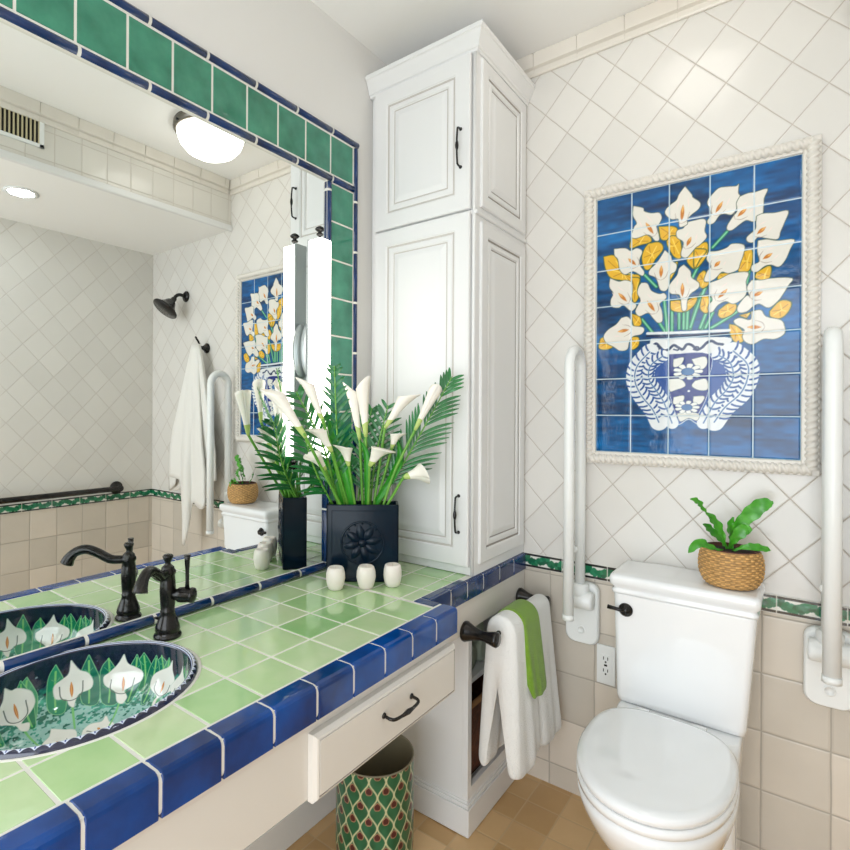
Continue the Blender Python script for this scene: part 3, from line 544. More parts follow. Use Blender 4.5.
bed.box((.0005, -2.45, 2.080), (.0125, yc1+.022, 2.260), M=T_); bed.box((.0005, yc0-.021, CT+.002), (.0125, yc1+.022, 2.1), M=T_); bed.box((.0005, -2.45, CT+.001), (.0085, yc0, CT+.026), M=T_)
ln = bed
for a_, b_, w_ in (((0, yc1+.026, 2.249), (0, -2.45, 2.249), .0225), ((0, yc1+.004, 2.092), (0, -2.45, 2.092), .0225), ((0, yc1+.014, 2.236), (0, yc1+.014, CT+.002), .0195), ((0, yc0-.011, 2.078), (0, yc0-.011, CT+.022), .0195), ((0, yc1+.004, CT+.0135), (0, -2.45, CT+.0135), .0225)): rod(a_, b_, w_, .0133, ln)
bed.build('grout_bed', M_grout, frame)

# ------------------------------------------------------------------ vertical mirror sconces
M_tube = mat('lit_diffuser', (255, 255, 255), .4, emit=(255, 250, 240), estr=3.4)
M_steel = mat('brushed_steel', (176, 182, 182), .3, metal=.35)
def sconce(y, label):
    s = empty('wall_sconce', (.006, y, 1.517), label=label, cat='wall light', group='light bars on the vanity mirror')
    mb = MB(); mb.box((.032, -.0235, -.335), (.084, .0235, .335), .004); mb.build('diffuser', M_tube, s)
    mb = MB(); mb.box((.026, -.0245, -.337), (.0315, .0245, .337), .001); mb.build('back_channel', M_steel, s)
    mb = MB(); mb.rings([[(x_, k_*.037*math.cos(t_*2*PI/36), k_*.088*math.sin(t_*2*PI/36)) for t_ in range(36)] for x_, k_ in ((.0005, .62), (.006, .86), (.012, .98), (.018, 1), (.0255, .97))]); mb.build('back_plate', M_steel, s)
    for z_, d_ in ((.337, 1), (-.337, -1)):
        mb = MB(); mb.lathe([(0, 0), (.009, 0), (.009, .003), (.004, .005), (.004, .012), (.010, .014), (.011, .018), (.006, .022), (.006, .025), (.012, .028), (.0155, .033), (.012, .037), (.004, .042), (0, .043)], (.056, 0, z_), 20, (0, 0, d_)); mb.build('finial', M_bronze, s)
    return s
sconce(-.705, 'glowing white vertical light bar with dark finials, mounted on the mirror beside the potted lilies')
sconce(-2.205, 'second vertical light bar, at the near end of the mirror past the sink')

# ------------------------------------------------------------------ cabinets
M_glaze2 = mat('pale_glaze_line', (196, 190, 184), .5)
def door(name, parent, org, ux, w, h, panel_in=.052, hx=None, hz0=None, hz1=None, nrm=(0, -1, 0), d=.018):
    """raised panel slab; org lower-left corner on the carcass face, ux along width, z up"""
    ux = Vector(ux); n = Vector(nrm); uz = Vector((0, 0, 1)); M = Matrix((ux, n, uz)).transposed().to_4x4(); M.translation = Vector(org)
    mb = MB(); t = bmesh.new()
    def rr(x0, z0, x1, z1, y): return [(x0, y, z0), (x1, y, z0), (x1, y, z1), (x0, y, z1)]
    p = panel_in; side_ = abs(n.x) > .5
    levels = [(0, 0), (0, d-.003), (.003, d), (p-.010, d), (p-.006, d-.004), (p, d-.005), (p+.004, d-.002), (p+.016, d-.0015), (p+.020, d-.006), (p+.024, d-.006), (p+.040, d-.0012), (p+.046, d-.0005)]
    vs = [[t.verts.new(q) for q in rr(e_, e_, w-e_, h-e_, y_)] for e_, y_ in levels]
    for i in range(len(vs)-1):
        for j in range(4):
            k = (j+1) % 4; f = t.faces.new((vs[i][j], vs[i][k], vs[i+1][k], vs[i+1][j]))
            f.material_index = (1 if side_ else 2) if i in (4, 8) else 0
    t.faces.new(vs[-1]); t.faces.new(vs[0][::-1])
    for f in t.faces: f.smooth = False
    mp = {}
    bmesh.ops.transform(t, matrix=M, verts=t.verts)
    for v in t.verts: mp[v] = mb.bm.verts.new(v.co)
    for f in t.faces:
        nf = mb.bm.faces.new([mp[v] for v in f.verts]); nf.material_index = f.material_index
    o = mb.build(name, [M_cab, M_glaze, M_glaze2], parent)
    if hx is not None:
        hb = MB(); a = M @ Vector((hx, d, hz0)); c_ = M @ Vector((hx, d, hz1)); out = n*.022
        m_ = (a+c_)/2
        hb.tube(catmull([a, a+out*.8+uz*.002, a+out+uz*.012, m_+out*1.15, c_+out-uz*.012, c_+out*.8-uz*.002, c_], 5), .0032, 10)
        hb.lathe([(.003, -.016), (.005, -.008), (.0058, 0), (.005, .008), (.003, .016)], tuple(m_+out*1.1), 12)
        for q in (a, c_): hb.lathe([(.0055, 0), (.0055, .002), (.003, .004)], tuple(q), 12, tuple(n))
        hb.build('handle', M_bronze, o)
    return o
CW, CD, CH = .428, .384, 2.465
cab = empty('linen_cabinet', (0, 0, CT), label='tall white linen cabinet with raised-panel doors standing on the vanity top in the corner', cat='cabinet')
cz = CT+.0015
mb = MB(); mb.box((.0165, -CD, cz-CT), (CW, -.0015, CH-CT), .0015); mb.box((.002, -CD+.01, cz-CT), (.016, -.0015, CH-CT))
mb.build('carcass', M_cab, cab)
# corner bead and left stile on the front
mb = MB(); mb.tube([(CW-.006, -CD-.002, cz-CT), (CW-.006, -CD-.002, CH-CT-.01)], .006, 14); mb.build('corner_bead', M_cab, cab)
door('lower_door', cab, (.034, -CD, CT+.03-CT), (1, 0, 0), .380, 1.957-CT-.03, .062, .348, .107, .222)
door('upper_door', cab, (.034, -CD, 1.964-CT), (1, 0, 0), .380, 2.452-1.964, .062, .348, .136, .256)
door('side_panel', cab, (CW, -.358, CT+.035-CT), (0, 1, 0), .342, 1.93-CT-.035, .050, nrm=(1, 0, 0), d=.008)
door('side_panel', cab, (CW, -.358, 1.977-CT), (0, 1, 0), .342, 2.450-1.977, .050, nrm=(1, 0, 0), d=.008)
mb = MB(); mb.box((.02, -CD-.007, 1.948-CT), (CW+.007, -.0015, 1.962-CT), .004)
mb.build('mid_rail', M_cab, cab)
# cornice
prof = [(0, 2.454), (.006, 2.455), (.008, 2.462), (.012, 2.465), (.013, 2.472), (.029, 2.507), (.033, 2.510), (.034, 2.523), (0, 2.525)]
mb = MB()
def corn(d, z): return [(.0015, -CD-d, z-CT), (CW+d, -CD-d, z-CT), (CW+d, -.0015, z-CT), (.0015, -.0015, z-CT)]
mb.rings([corn(d, z) for d, z in prof], smooth=False); mb.build('cornice', M_cab, cab)

# base cabinet under it, with an open shelf niche facing the toilet
base = empty('base_cabinet', (0, 0, 0), label='grey-white base cabinet with an open side niche under the countertop', cat='cabinet')
BX, BY, BZ = .415, -.398, .745
mb = MB(); mb.box((.002, BY, .004), (.020, -.002, BZ)); mb.box((.02, BY, .004), (BX-.016, BY+.018, BZ)); mb.box((.02, -.020, .004), (BX-.016, -.002, BZ)); mb.box((.02, BY+.018, .004), (BX-.016, -.02, .115)); mb.box((.02, BY+.018, .70), (BX-.016, -.02, BZ))
mb.build('carcass', M_cab, base)
mb = MB(); mb.box((BX-.016, BY-.0, .004), (BX+.002, BY+.024, BZ), .001); mb.box((BX-.016, -.055, .004), (BX+.002, -.002, BZ), .001); mb.box((BX-.016, BY+.024, .004), (BX+.002, -.055, .142), .001); mb.box((BX-.016, BY+.024, .648), (BX+.002, -.055, BZ), .001)
mb.build('face_frame', M_cab, base)
mb = MB(); mb.box((.0205, BY+.0185, .435), (BX-.03, -.0205, .45)); mb.build('shelf', M_cab, base)
mb = MB(); mb.box((.016, BY-.012, .003), (BX+.012, -.002, .088), .002); mb.box((.018, BY-.008, .088), (BX+.008, -.002, .100), .003); mb.box((.019, BY-.004, .100), (BX+.004, -.002, .108), .002)
mb.build('plinth', M_cab, base)
# wicker basket and rolled towels in the niche
M_wick = mat('dark_wicker', (92, 50, 28), .7, var=.4, vscale=70, bump=1, bscale=120)
nb = empty('storage_basket', (.24, -.2, .116), label='dark brown woven storage basket in the bottom of the open niche', cat='basket')
mb = MB(); pr_ = []
for k_, z_ in ((.92, .002), (1, .03), (1.02, .25), (1.0, .255), (.97, .25), (.9, .02)):
    pr_.append([( .145*k_*sx_, .150*k_*sy_, z_) for sx_, sy_ in ((-1, -.9), (-.9, -1), (.9, -1), (1, -.9), (1, .9), (.9, 1), (-.9, 1), (-1, .9))])
mb.rings(pr_, smooth=False); mb.build('woven_body', M_wick, nb)
mb = MB(); mb.tube([(.145, -.135, .246), (.145, .135, .246)], .009, 10); mb.build('rim', mat('tan_rope', (150, 108, 66), .8, bump=.8, bscale=200), nb)
for i_, (y_, z_, r_) in enumerate(((-.27, .4925, .042), (-.175, .4925, .042), (-.22, .574, .040))):
    mb = MB(); q_ = []
    for s_ in range(40):
        a_ = s_*.45; q_.append(1-s_*.0)
    mb.lathe([(0, 0), (r_*.8, .002), (r_, .012), (r_, .26), (r_*.85, .272), (r_*.55, .268), (r_*.35, .274), (0, .270)], (.09, y_, z_), 24, (1, 0, 0))
    tag(mb.build('rolled_towel', mat('pale_green_cloth', (176, 186, 166), .9, bump=.6, bscale=160)), ['rolled pale towel on the niche shelf, nearest the drawer', 'rolled pale towel on the niche shelf, nearest the tiled wall', 'rolled pale towel lying on top of the other two in the niche'][i_], 'towel', 'rolled towels in the niche')

# apron and drawer
apr = empty('vanity_apron', (.48, -1.2, .6), label='cream painted apron board running under the blue counter edge', cat='vanity')
mb = MB(); mb.box((.486, -2.5, .592), (.505, -.662, .7435), .001); mb.build('wide_board', M_apron, apr).location = (-.48, 1.2, -.6)
mb = MB(); mb.box((.418, -.64, .654), (.432, -.004, .7505), .001); mb.box((.432, -.662, .654), (.486, -.645, .7435), .001); o_ = mb.build('narrow_board', M_apron, apr); o_.location = (-.48, 1.2, -.6)
mb = MB(); mb.box((.505, -2.5, .728), (.509, -.665, .7432), .001); mb.build('moulding', M_apron, apr).location = (-.48, 1.2, -.6)
dr = empty('drawer', (.505, -.921, .655), label='flat cream drawer with a dark bow handle under the countertop edge', cat='drawer')
mb = MB(); t = bmesh.new()
lv = [(0, 0), (0, .012), (.006, .019), (.010, .0205), (.012, .0185), (.013, .0205)]
vs = [[t.verts.new(q) for q in ((y_, -.26+e_, -.065+e_), (y_, .26-e_, -.065+e_), (y_, .26-e_, .063-e_), (y_, -.26+e_, .063-e_))] for e_, y_ in lv]
for i in range(len(vs)-1):
    for j in range(4):
        f = t.faces.new((vs[i][j], vs[i][(j+1) % 4], vs[i+1][(j+1) % 4], vs[i+1][j])); f.material_index = 1 if i == 3 else 0
t.faces.new(vs[-1]); t.faces.new(vs[0][::-1]); mp = {}
for v in t.verts: mp[v] = mb.bm.verts.new(v.co)
for f in t.faces: nf = mb.bm.faces.new([mp[v] for v in f.verts]); nf.material_index = f.material_index
fo = mb.build('front', [M_apron, M_glaze], dr); fo.location = (.0005, 0, 0)
mb = MB(); mb.box((-.3, -.24, -.055), (-.0195, .24, .04)); bo = mb.build('box', M_apron, dr)
hb = MB(); a = Vector((.0205, -.052, .012)); c_ = Vector((.0205, .052, .012)); o_ = Vector((.026, 0, 0))
hb.tube(catmull([a, a+o_*.75+Vector((0, .001, -.002)), a+o_+Vector((0, .014, -.004)), (a+c_)/2+o_*1.1+Vector((0, 0, -.004)), c_+o_+Vector((0, -.014, -.004)), c_+o_*.75+Vector((0, -.001, -.002)), c_], 5), .0036, 10)
hb.lathe([(.0034, -.022), (.0045, -.012), (.0062, 0), (.0045, .012), (.0034, .022)], (.049, 0, .008), 12, (0, 1, 0))
for q in (a, c_): hb.lathe([(.007, 0), (.006, .003), (.0035, .005)], tuple(q), 12, (1, 0, 0))
hb.build('handle', M_bronze, dr)

# ------------------------------------------------------------------ towel bar and towels
tb = empty('towel_bar', (.4325, -.245, .662), label='dark bronze towel bar with flared posts on the apron beside the toilet', cat='towel bar')
bxo = .095
for y_ in (-.205, .195):
    mb = MB(); mb.lathe([(0, .0), (.030, .0), (.031, .006), (.027, .014), (.019, .034), (.0145, .056), (.016, .074), (.0215, .098), (.0225, .106), (.018, .111), (0, .112)], (0, y_, 0), 28, (1, 0, 0)); mb.build('post', M_bronze, tb)
mb = MB(); mb.tube([(.088, -.200, 0), (.088, .190, 0)], .0075, 14); mb.build('rod', M_bronze, tb)
BXp, BZp = .4325+.088, .662

def drape(name, mt, y0, y1, r_in, th, zf, zb, fx=0, bx=0, ny=26, wav=.004, parent=None, seed=1, lobes=(), bulge=.0, taper=0):
    """cloth folded over the bar: section in xz, closed loop with thickness, lofted along y"""
    rr = random.Random(seed); ph = [rr.uniform(0, 6) for _ in range(6)]
    rings = []
    for j in range(ny+1):
        s_ = j/ny; y = y0+(y1-y0)*s_
        edge_ = min(1, min(s_, 1-s_)*ny/3.0); edge_ = .35+.65*math.sin(edge_*PI/2)
        T_ = th*edge_
        dzf = sum(a_*math.exp(-((s_-c0)/w0)**2) for c0, w0, a_ in lobes)
        def pt(side, off, z):  # side +1 front, -1 back
            k = (BZp-z)/(BZp-(zf if side > 0 else zb))
            wv = wav*math.sin(s_*9+ph[0]+k*1.3)*k+wav*.6*math.sin(s_*19+ph[1])*k
            lean = fx if side > 0 else bx
            yy = y*(1)+((y0+y1)/2-y)*taper*(1-k)
            return (BXp+side*(r_in+off)+lean*k+wv*side+side*bulge*T_*math.sin(k*PI)*0, yy, z)
        outer = []; inner = []
        zfe, zbe = zf-dzf, zb-dzf*.4
        nz = 12
        for i in range(nz+1): outer.append(pt(1, T_, zfe+(BZp-zfe)*i/nz))
        for i in range(1, 8):
            a_ = PI*i/8; c0 = math.cos(a_); yy = y+((y0+y1)/2-y)*taper
            outer.append((BXp+(r_in+T_)*c0, yy, BZp+(r_in+T_)*math.sin(a_)))
        for i in range(nz+1): outer.append(pt(-1, T_, BZp-(BZp-zbe)*i/nz))
        # rounded bottom back
        m1 = pt(-1, T_*.5, zbe); outer.append((m1[0], m1[1], m1[2]-T_*.45))
        for i in range(nz+1): inner.append(pt(-1, 0, zbe+(BZp-zbe)*i/nz))
        for i in range(1, 8):
            a_ = PI*(1-i/8); yy = y+((y0+y1)/2-y)*taper
            inner.append((BXp+r_in*math.cos(a_), yy, BZp+r_in*math.sin(a_)))
        for i in range(nz+1): inner.append(pt(1, 0, BZp-(BZp-zfe)*i/nz))
        m2 = pt(1, T_*.5, zfe); inner.append((m2[0], m2[1], m2[2]-T_*.45))
        rings.append(outer+inner)
    mb = MB(); mb.rings(rings); o = mb.build(name, mt, parent, smooth=True)
    sub = o.modifiers.new('sub', 'SUBSURF'); sub.levels = 1; sub.render_levels = 1
    return o
ft = empty('hand_towel', (BXp, -.25, BZp), label='white terry towel folded over the bar, under the green washcloth', cat='towel')
fo = drape('near_fold', M_towel, -.415, -.225, .010, .038, .272, .262, .026, -.024, seed=3, wav=.0035, lobes=((.35, .4, .03),), taper=.16)
ff = drape('far_fold', M_towel, -.222, -.050, .010, .024, .262, .30, .040, -.01, seed=5, wav=.003, lobes=((.6, .4, .015),), taper=.06)
for q in (fo, ff):
    q.parent = ft; q.location = (-BXp, .25, -BZp)
wc = drape('washcloth', M_gtowel, -.325, -.205, .0440, .009, .462, .55, .030, -.012, seed=8, wav=.0025, lobes=((.45, .4, .010),), taper=-.03)
tag(wc, 'green terry washcloth laid over the white towel on the bar', 'washcloth')

# ------------------------------------------------------------------ waste bin
bx_, by_, br, bh = .258, -.664, .113, .332
bn = empty('waste_bin', (bx_, by_, .003), label='round waste bin patterned with green scales, standing in the knee space under the drawer', cat='waste bin')
cir = 2*PI*br
c = Canvas(cir, bh, .0019, (26, 92, 58)); rows = 9; ncol = 15; pw = cir/ncol; phh = bh/7.4
v_ = c.noise(60, 50, 26, 9); c.c += v_[..., None]
for r_ in range(-1, 11):
    for k in range(-1, ncol+1):
        x0 = (k+.5*(r_ % 2))*pw; z0 = r_*phh*.92
        # ogee scale outline: peak at top, dark eye under the peak
        P = [(x0, z0+phh*.55), (x0+pw*.07, z0+phh*.78), (x0+pw*.25, z0+phh*1.05), (x0+pw*.42, z0+phh*1.28), (x0+pw*.5, z0+phh*1.5)]
        Q = [(2*x0+pw-p_[0], p_[1]) for p_ in P]
        c.stroke(P, .0020, (204, 200, 158)); c.stroke(Q, .0020, (204, 200, 158))
        ex = x0; ez = z0+phh*.60
        c.poly([(ex, ez-.016), (ex+.008, ez-.024), (ex+.0055, ez-.034), (ex-.0055, ez-.034), (ex-.008, ez-.024)], (70, 18, 20), (206, 140, 110), .0018)
R_ = lambda Z: br*(.90+.10*np.clip(Z/.08, 0, 1)**.5)
me = c.mesh('patterned_body', lambda X, Z: (R_(Z)*np.cos(X/br), R_(Z)*np.sin(X/br), Z+.001))
link('patterned_body', me, paint_mat('scale_pattern', .35, .2, .2), bn)
mb = MB(); n_ = 48
mb.rings([[(r_*math.cos(2*PI*k/n_), r_*math.sin(2*PI*k/n_), z_) for k in range(n_)] for r_, z_ in ((br*.88, .002), (br*.86, .006), (br*.955, .10), (br*.965, bh-.002), (br*.98, bh+.001), (br*1.004, bh+.001), (br*1.003, bh-.003))], cap=False)
mb.rings([[(r_*math.cos(2*PI*k/n_), r_*math.sin(2*PI*k/n_), z_) for k in range(n_)] for r_, z_ in ((br*.87, .003), (.001, .003))], cap=False)
mb.build('inner_lining', mat('tan_lining', (124, 118, 96), .5), bn, smooth=True, recalc=False)

# ------------------------------------------------------------------ toilet
tl = empty('toilet', (.968, 0, 0), label='white toilet with tall tank and closed oval lid between the two fold-up rails', cat='toilet')
TX = 0.0
def rrect(hx, y0, y1, z, r, n=6, cx_=0):
    out = []
    for (sx, sy, a0) in ((1, 1, 0), (-1, 1, 90), (-1, -1, 180), (1, -1, 270)):
        X = cx_+sx*(hx-r); Y = (y1-r) if sy > 0 else (y0+r)
        for k in range(n+1):
            a_ = math.radians(a0+90*k/n); out.append((X+r*math.cos(a_), Y+r*math.sin(a_), z))
    return out
# tank (tapers downwards)
mb = MB(); mb.rings([rrect(h_, y0, -.012, z, .018, cx_=c0) for h_, y0, z, c0 in ((.154, -.178, .465, -.006), (.161, -.184, .469, -.006), (.163, -.186, .485, -.006), (.177, -.197, .785, .002), (.177, -.197, .790, .002))])
mb.build('tank', M_white, tl)
mb = MB(); mb.rings([rrect(h_, y0, -.010, z, .016, cx_=.002) for h_, y0, z in ((.176, -.197, .7905), (.181, -.202, .791), (.182, -.203, .800), (.178, -.199, .804), (.178, -.199, .808), (.186, -.210, .818), (.187, -.212, .836), (.184, -.209, .844), (.176, -.201, .8475), (.10, -.15, .848))])
mb.build('tank_lid', M_white, tl)
# bowl outline: egg, long towards the camera
def egg(hw, yb, yf, z, flat=.135, n=56):
    out = []; yc = yb-(yb-yf)*.42
    for k in range(n):
        a_ = 2*PI*k/n; cx_, sy = math.cos(a_), math.sin(a_)
        if sy <= 0: x = hw*abs(cx_)**.92*(1 if cx_ > 0 else -1); y = yc+(yc-yf)*sy if False else yc-(yc-yf)*abs(sy)**.96
        else: x = hw*(1 if cx_ > 0 else -1)*(abs(cx_)**.55*(.80)+abs(cx_)*.20); y = yc+(yb-yc)*sy**.75
        out.append((x-.016, y, z))
    return out
mb = MB(); mb.rings([egg(.108, -.14, -.50, .003), egg(.108, -.14, -.505, .02), egg(.102, -.14, -.50, .10), egg(.110, -.15, -.52, .20), egg(.138, -.16, -.575, .28), egg(.160, -.18, -.635, .35), egg(.170, -.20, -.664, .395), egg(.173, -.21, -.671, .415), egg(.173, -.21, -.671, .430), egg(.164, -.22, -.660, .4365)])
mb.build('bowl', M_white, tl)
mb = MB(); mb.rings([rrect(h_, y0, -.014, z, .03, cx_=-.006) for h_, y0, z in ((.144, -.27, .003), (.142, -.27, .10), (.144, -.262, .30), (.150, -.262, .40), (.152, -.258, .44), (.152, -.240, .462), (.148, -.236, .4645))])
mb.build('rear_deck', M_white, tl)
mb = MB(); mb.rings([egg(.164, -.235, -.664, .4375), egg(.172, -.227, -.674, .441), egg(.173, -.226, -.675, .455), egg(.168, -.231, -.669, .460)]); mb.build('seat', M_white, tl)
mb = MB(); mb.rings([egg(.162, -.235, -.660, .4615), egg(.171, -.227, -.672, .465), egg(.172, -.225, -.673, .477), egg(.166, -.230, -.666, .484), egg(.152, -.241, -.647, .487), egg(.06, -.38, -.54, .4885)]); mb.build('seat_lid', M_white, tl)
for x_ in (-.085, .055):
    mb = MB(); mb.tube([(x_-.016, -.219, .4735), (x_+.016, -.219, .4735)], .008, 14); mb.build('hinge', M_white, tl)
fl_ = MB(); fl_.lathe([(0, 0), (.019, 0), (.020, .003), (.017, .006), (.012, .008), (.012, .016), (0, .017)], (-.139, -.196, .745), 24, (0, -1, 0))
lv_ = fl_.build('flush_trim', M_bronze, tl)
mb = MB(); mb.tube([(-.139, -.210, .745), (-.160, -.212, .747), (-.186, -.213, .749)], [.0065, .0052, .0065], 12); mb.build('flush_lever', M_bronze, lv_)

# ------------------------------------------------------------------ fold-up grab rails
def rail(x, tr, label):
    r = empty('grab_rail', (x, -.002, .544), label=label, cat='grab rail', group='fold-up rails beside the toilet')
    mb = MB(); mb.rings([rrect_y(hw, z0, z1, y) for hw, z0, z1, y in ((.053, 0, .205, 0), (.055, -.002, .207, -.012), (.055, -.002, .207, -.022), (.050, .003, .202, -.030))]); mb.build('mounting_plate', M_plastic, r)
    mb = MB(); mb.lathe([(0, -.046), (.026, -.046), (.030, -.040), (.030, .040), (.026, .046), (0, .046)], (0, -.052, .155), 24, (1, 0, 0)); mb.lathe([(.030, 0), (.030, .05), (.024, .055)], (0, -.048, .155), 20)
    mb.build('pivot', M_plastic, r)
    mb = MB(); yb, yf, zt = -.046, -.160, .930
    P = [(0, yb, .165), (0, yb, .5), (0, yb, zt)]
    for k in range(1, 10):
        a_ = PI*k/10; P.append((0, (yb+yf)/2+(yb-yf)/2*math.cos(a_), zt+(yb-yf)/2*math.sin(a_)))
    P += [(0, yf, zt), (0, yf, .6), (0, yf, .125)]
    mb.tube(P, tr, 20); mb.build('tube_loop', M_plastic, r)
    mb = MB(); mb.tube([(0, yf, .118), (0, yf, .135)], tr+.0015, 20); mb.build('end_cap', M_plastic, r)
    mb = MB(); mb.tube([(-.012, yb-.016, .325), (-.012, yb-.024, .325)], .011, 16); mb.build('button', M_plastic, r)
    mb = MB(); mb.lathe([(.014, 0), (.014, .002), (.010, .0025), (.010, .001), (0, .001)], (0, -.030, .045), 20, (0, -1, 0)); mb.build('screw_cover', M_plastic, r)
    return r
def rrect_y(hw, z0, z1, y): return [(p[0], y, p[1]) for p in rrect(hw, z0, z1, 0, .030)]
rail(.648, .0165, 'white fold-up grab rail on the tiled wall left of the toilet, next to the towels')
rail(1.298, .0190, 'white fold-up grab rail on the tiled wall right of the toilet, at the picture edge')

# outlet
ol = empty('wall_outlet', (.722, 0, .481), label='white double wall outlet low on the tiles left of the toilet tank', cat='outlet')
mb = MB(); mb.box((-.030, -.0075, -.065), (.030, -.0005, .065), .0025); mb.build('plate', M_plastic, ol)
mb = MB(); mb.box((-.017, -.0095, -.036), (.017, -.0070, .036), .001); mb.build('insert', M_plastic, ol)
mb = MB()
for z_ in (-.020, .020):
    mb.box((-.008, -.0102, z_-.002), (-.0055, -.0090, z_+.008)); mb.box((.0055, -.0102, z_-.002), (.008, -.0090, z_+.008)); mb.lathe([(0, 0), (.003, 0), (.003, .001), (0, .001)], (0, -.0092, z_-.009), 10, (0, -1, 0))
mb.box((-.005, -.0102, -.003), (.005, -.009, .003))
mb.build('slots', M_dark, ol)

# ------------------------------------------------------------------ mural
MX, MZ, MW, MH = .686, 1.197, .549, .848
mu = empty('tile_mural', (MX, 0, MZ), label='blue tile mural of white calla lilies in a patterned vase, framed by white rope tiles', cat='mural')
c = Canvas(MW, MH, .0017, (0, 74, 128))
NC, NR = 5, 7; tw, tz = MW/NC, MH/NR
n1 = c.noise(10, 60, 1, 11)*.6+c.noise(40, 130, 1, 12)*.5+c.noise(5, 14, 1, 13)*.7
for i in range(NC):
    for j in range(NR):
        k = .88+.24*random.random(); W = (c.X//tw == i) & (c.Y//tz == j)
        c.c[W] *= k
c.c += n1[..., None]*np.array((0, 56, 80))
NAVY = (14, 30, 96); WH = (226, 228, 226)
for P in MURAL_STEMS:
    c.stroke(P, .0056, (20, 72, 56)); c.stroke(P, .0042, (52, 158, 118)); c.stroke(P, .0013, (150, 210, 170))
for P in MURAL_LEAVES:
    c.poly(P, (226, 176, 46), (58, 92, 52), .0028)
    cx_ = sum(p[0] for p in P)/len(P); cy_ = sum(p[1] for p in P)/len(P)
    for p in P[::2]: c.stroke([(cx_, cy_), ((p[0]*.75+cx_*.25), (p[1]*.75+cy_*.25))], .0010, (176, 122, 30))
    for p in P[1::2]: c.stroke([(cx_+.004, cy_), ((p[0]*.7+cx_*.3), (p[1]*.7+cy_*.3))], .0014, (246, 214, 96))
V = MURAL_VASE
c.poly(V['body'], (34, 78, 150), (220, 224, 226), .0022)
c.stroke(V['rimw'], .0042, (222, 226, 228)); c.stroke(V['rimd'], .0028, (12, 26, 62))
c.poly(V['neck'], (222, 224, 224)); 
c.stroke(V['wave'], .0038, (20, 44, 84))
for P in V['curls']: c.stroke(P, .0022, (20, 44, 84))
for gi, P in enumerate(V['gar']):
    wdt = .026 if gi % 2 == 0 else .018
    c.stroke(P, wdt, (224, 228, 230)); c.stroke(P, .0018, (70, 110, 160))
    PP = catmull([(p[0], p[1], 0) for p in P], 6)
    for q in range(0, len(PP)-1, 2):
        a_ = PP[q]; t_ = (PP[q+1]-a_).normalized(); n_ = Vector((-t_.y, t_.x, 0))
        for s_ in (-1, 1):
            b_ = a_+n_*s_*wdt*.25; m_ = a_+n_*s_*wdt*.65-t_*.004; e_ = a_+n_*s_*wdt*1.05-t_*.012
            c.stroke([(b_.x, b_.y), (m_.x, m_.y), (e_.x, e_.y)], .0026, (26, 72, 140))
c.poly(V['center'], (18, 40, 118), (222, 226, 230), .0016)
for P in V['petals']: c.poly(P, (222, 222, 214), (70, 90, 90), .0010)
for (x_, y_), a_, b_ in zip(V['fc'], (.036, .030, .0), (.022, .018, 0)):
    if not a_: c.stroke([(x_, y_), (x_+.001, y_)], .003, (236, 240, 240)); continue
    for k in range(9):
        t_ = 2*PI*k/9; c.poly([(x_+a_*.45*math.cos(t_-.3), y_+b_*.45*math.sin(t_-.3)), (x_+a_*math.cos(t_-.22), y_+b_*math.sin(t_-.22)), (x_+a_*1.12*math.cos(t_), y_+b_*1.12*math.sin(t_)), (x_+a_*math.cos(t_+.22), y_+b_*math.sin(t_+.22)), (x_+a_*.45*math.cos(t_+.3), y_+b_*.45*math.sin(t_+.3))], (226, 228, 222), (90, 110, 120), .0008)
    c.poly([(x_+a_*.48*math.cos(2*PI*k/12), y_+b_*.5*math.sin(2*PI*k/12)) for k in range(12)], (60, 110, 160), (20, 40, 100), .001)
for P, sp_ in MURAL_FLOWERS:
    c.poly(P, (226, 222, 212), (66, 88, 70), .0018)
    (sx_, sy_), (ex_, ey_) = sp_
    d_ = Vector((ex_-sx_, ey_-sy_, 0)); L_ = d_.length; d_.normalize(); n_ = Vector((-d_.y, d_.x, 0))
    e_ = Vector((ex_, ey_, 0)); 
    for s_ in (-1, 1):
        a_ = e_+n_*s_*.020-d_*L_*.5; b_ = e_+n_*s_*.013+d_*.002; f_ = e_+d_*.010
        c.stroke([(a_.x, a_.y), (b_.x, b_.y), (f_.x, f_.y)], .0008, (150, 130, 120), taper=True)
        a_ = e_+n_*s_*.012-d_*L_*1.5; b_ = e_+n_*s_*.016-d_*L_*.8
        c.stroke([(a_.x, a_.y), (b_.x, b_.y)], .0016, (238, 222, 214), taper=True)
    c.stroke(sp_, .0052, (196, 122, 50), taper=True); c.stroke([(sx_, sy_), ((sx_+ex_)/2, (sy_+ey_)/2)], .0024, (232, 176, 92), taper=True)
for i in range(NC+1): c.stroke([(i*tw, 0), (i*tw, MH)], .0017, (206, 220, 226))
for j in range(NR+1): c.stroke([(0, j*tz), (MW, j*tz)], .0017, (206, 220, 226))
def mf(X, Y):
    fx_ = np.minimum(np.abs((X/tw+.5) % 1-.5), np.abs((Y/tz+.5) % 1-.5))*.11
    return X, -.0085-.0022*np.clip(fx_/.004, 0, 1)+X*0, Y
me = c.mesh('painted_tiles', mf); M_mural = paint_mat('mural_glaze', .09, .15, .35, 20)
link('painted_tiles', me, M_mural, mu)
mb = MB(); mb.box((-.008, -.0080, -.008), (MW+.008, -.0008, MH+.008)); mb.build('backing', M_grout, mu)
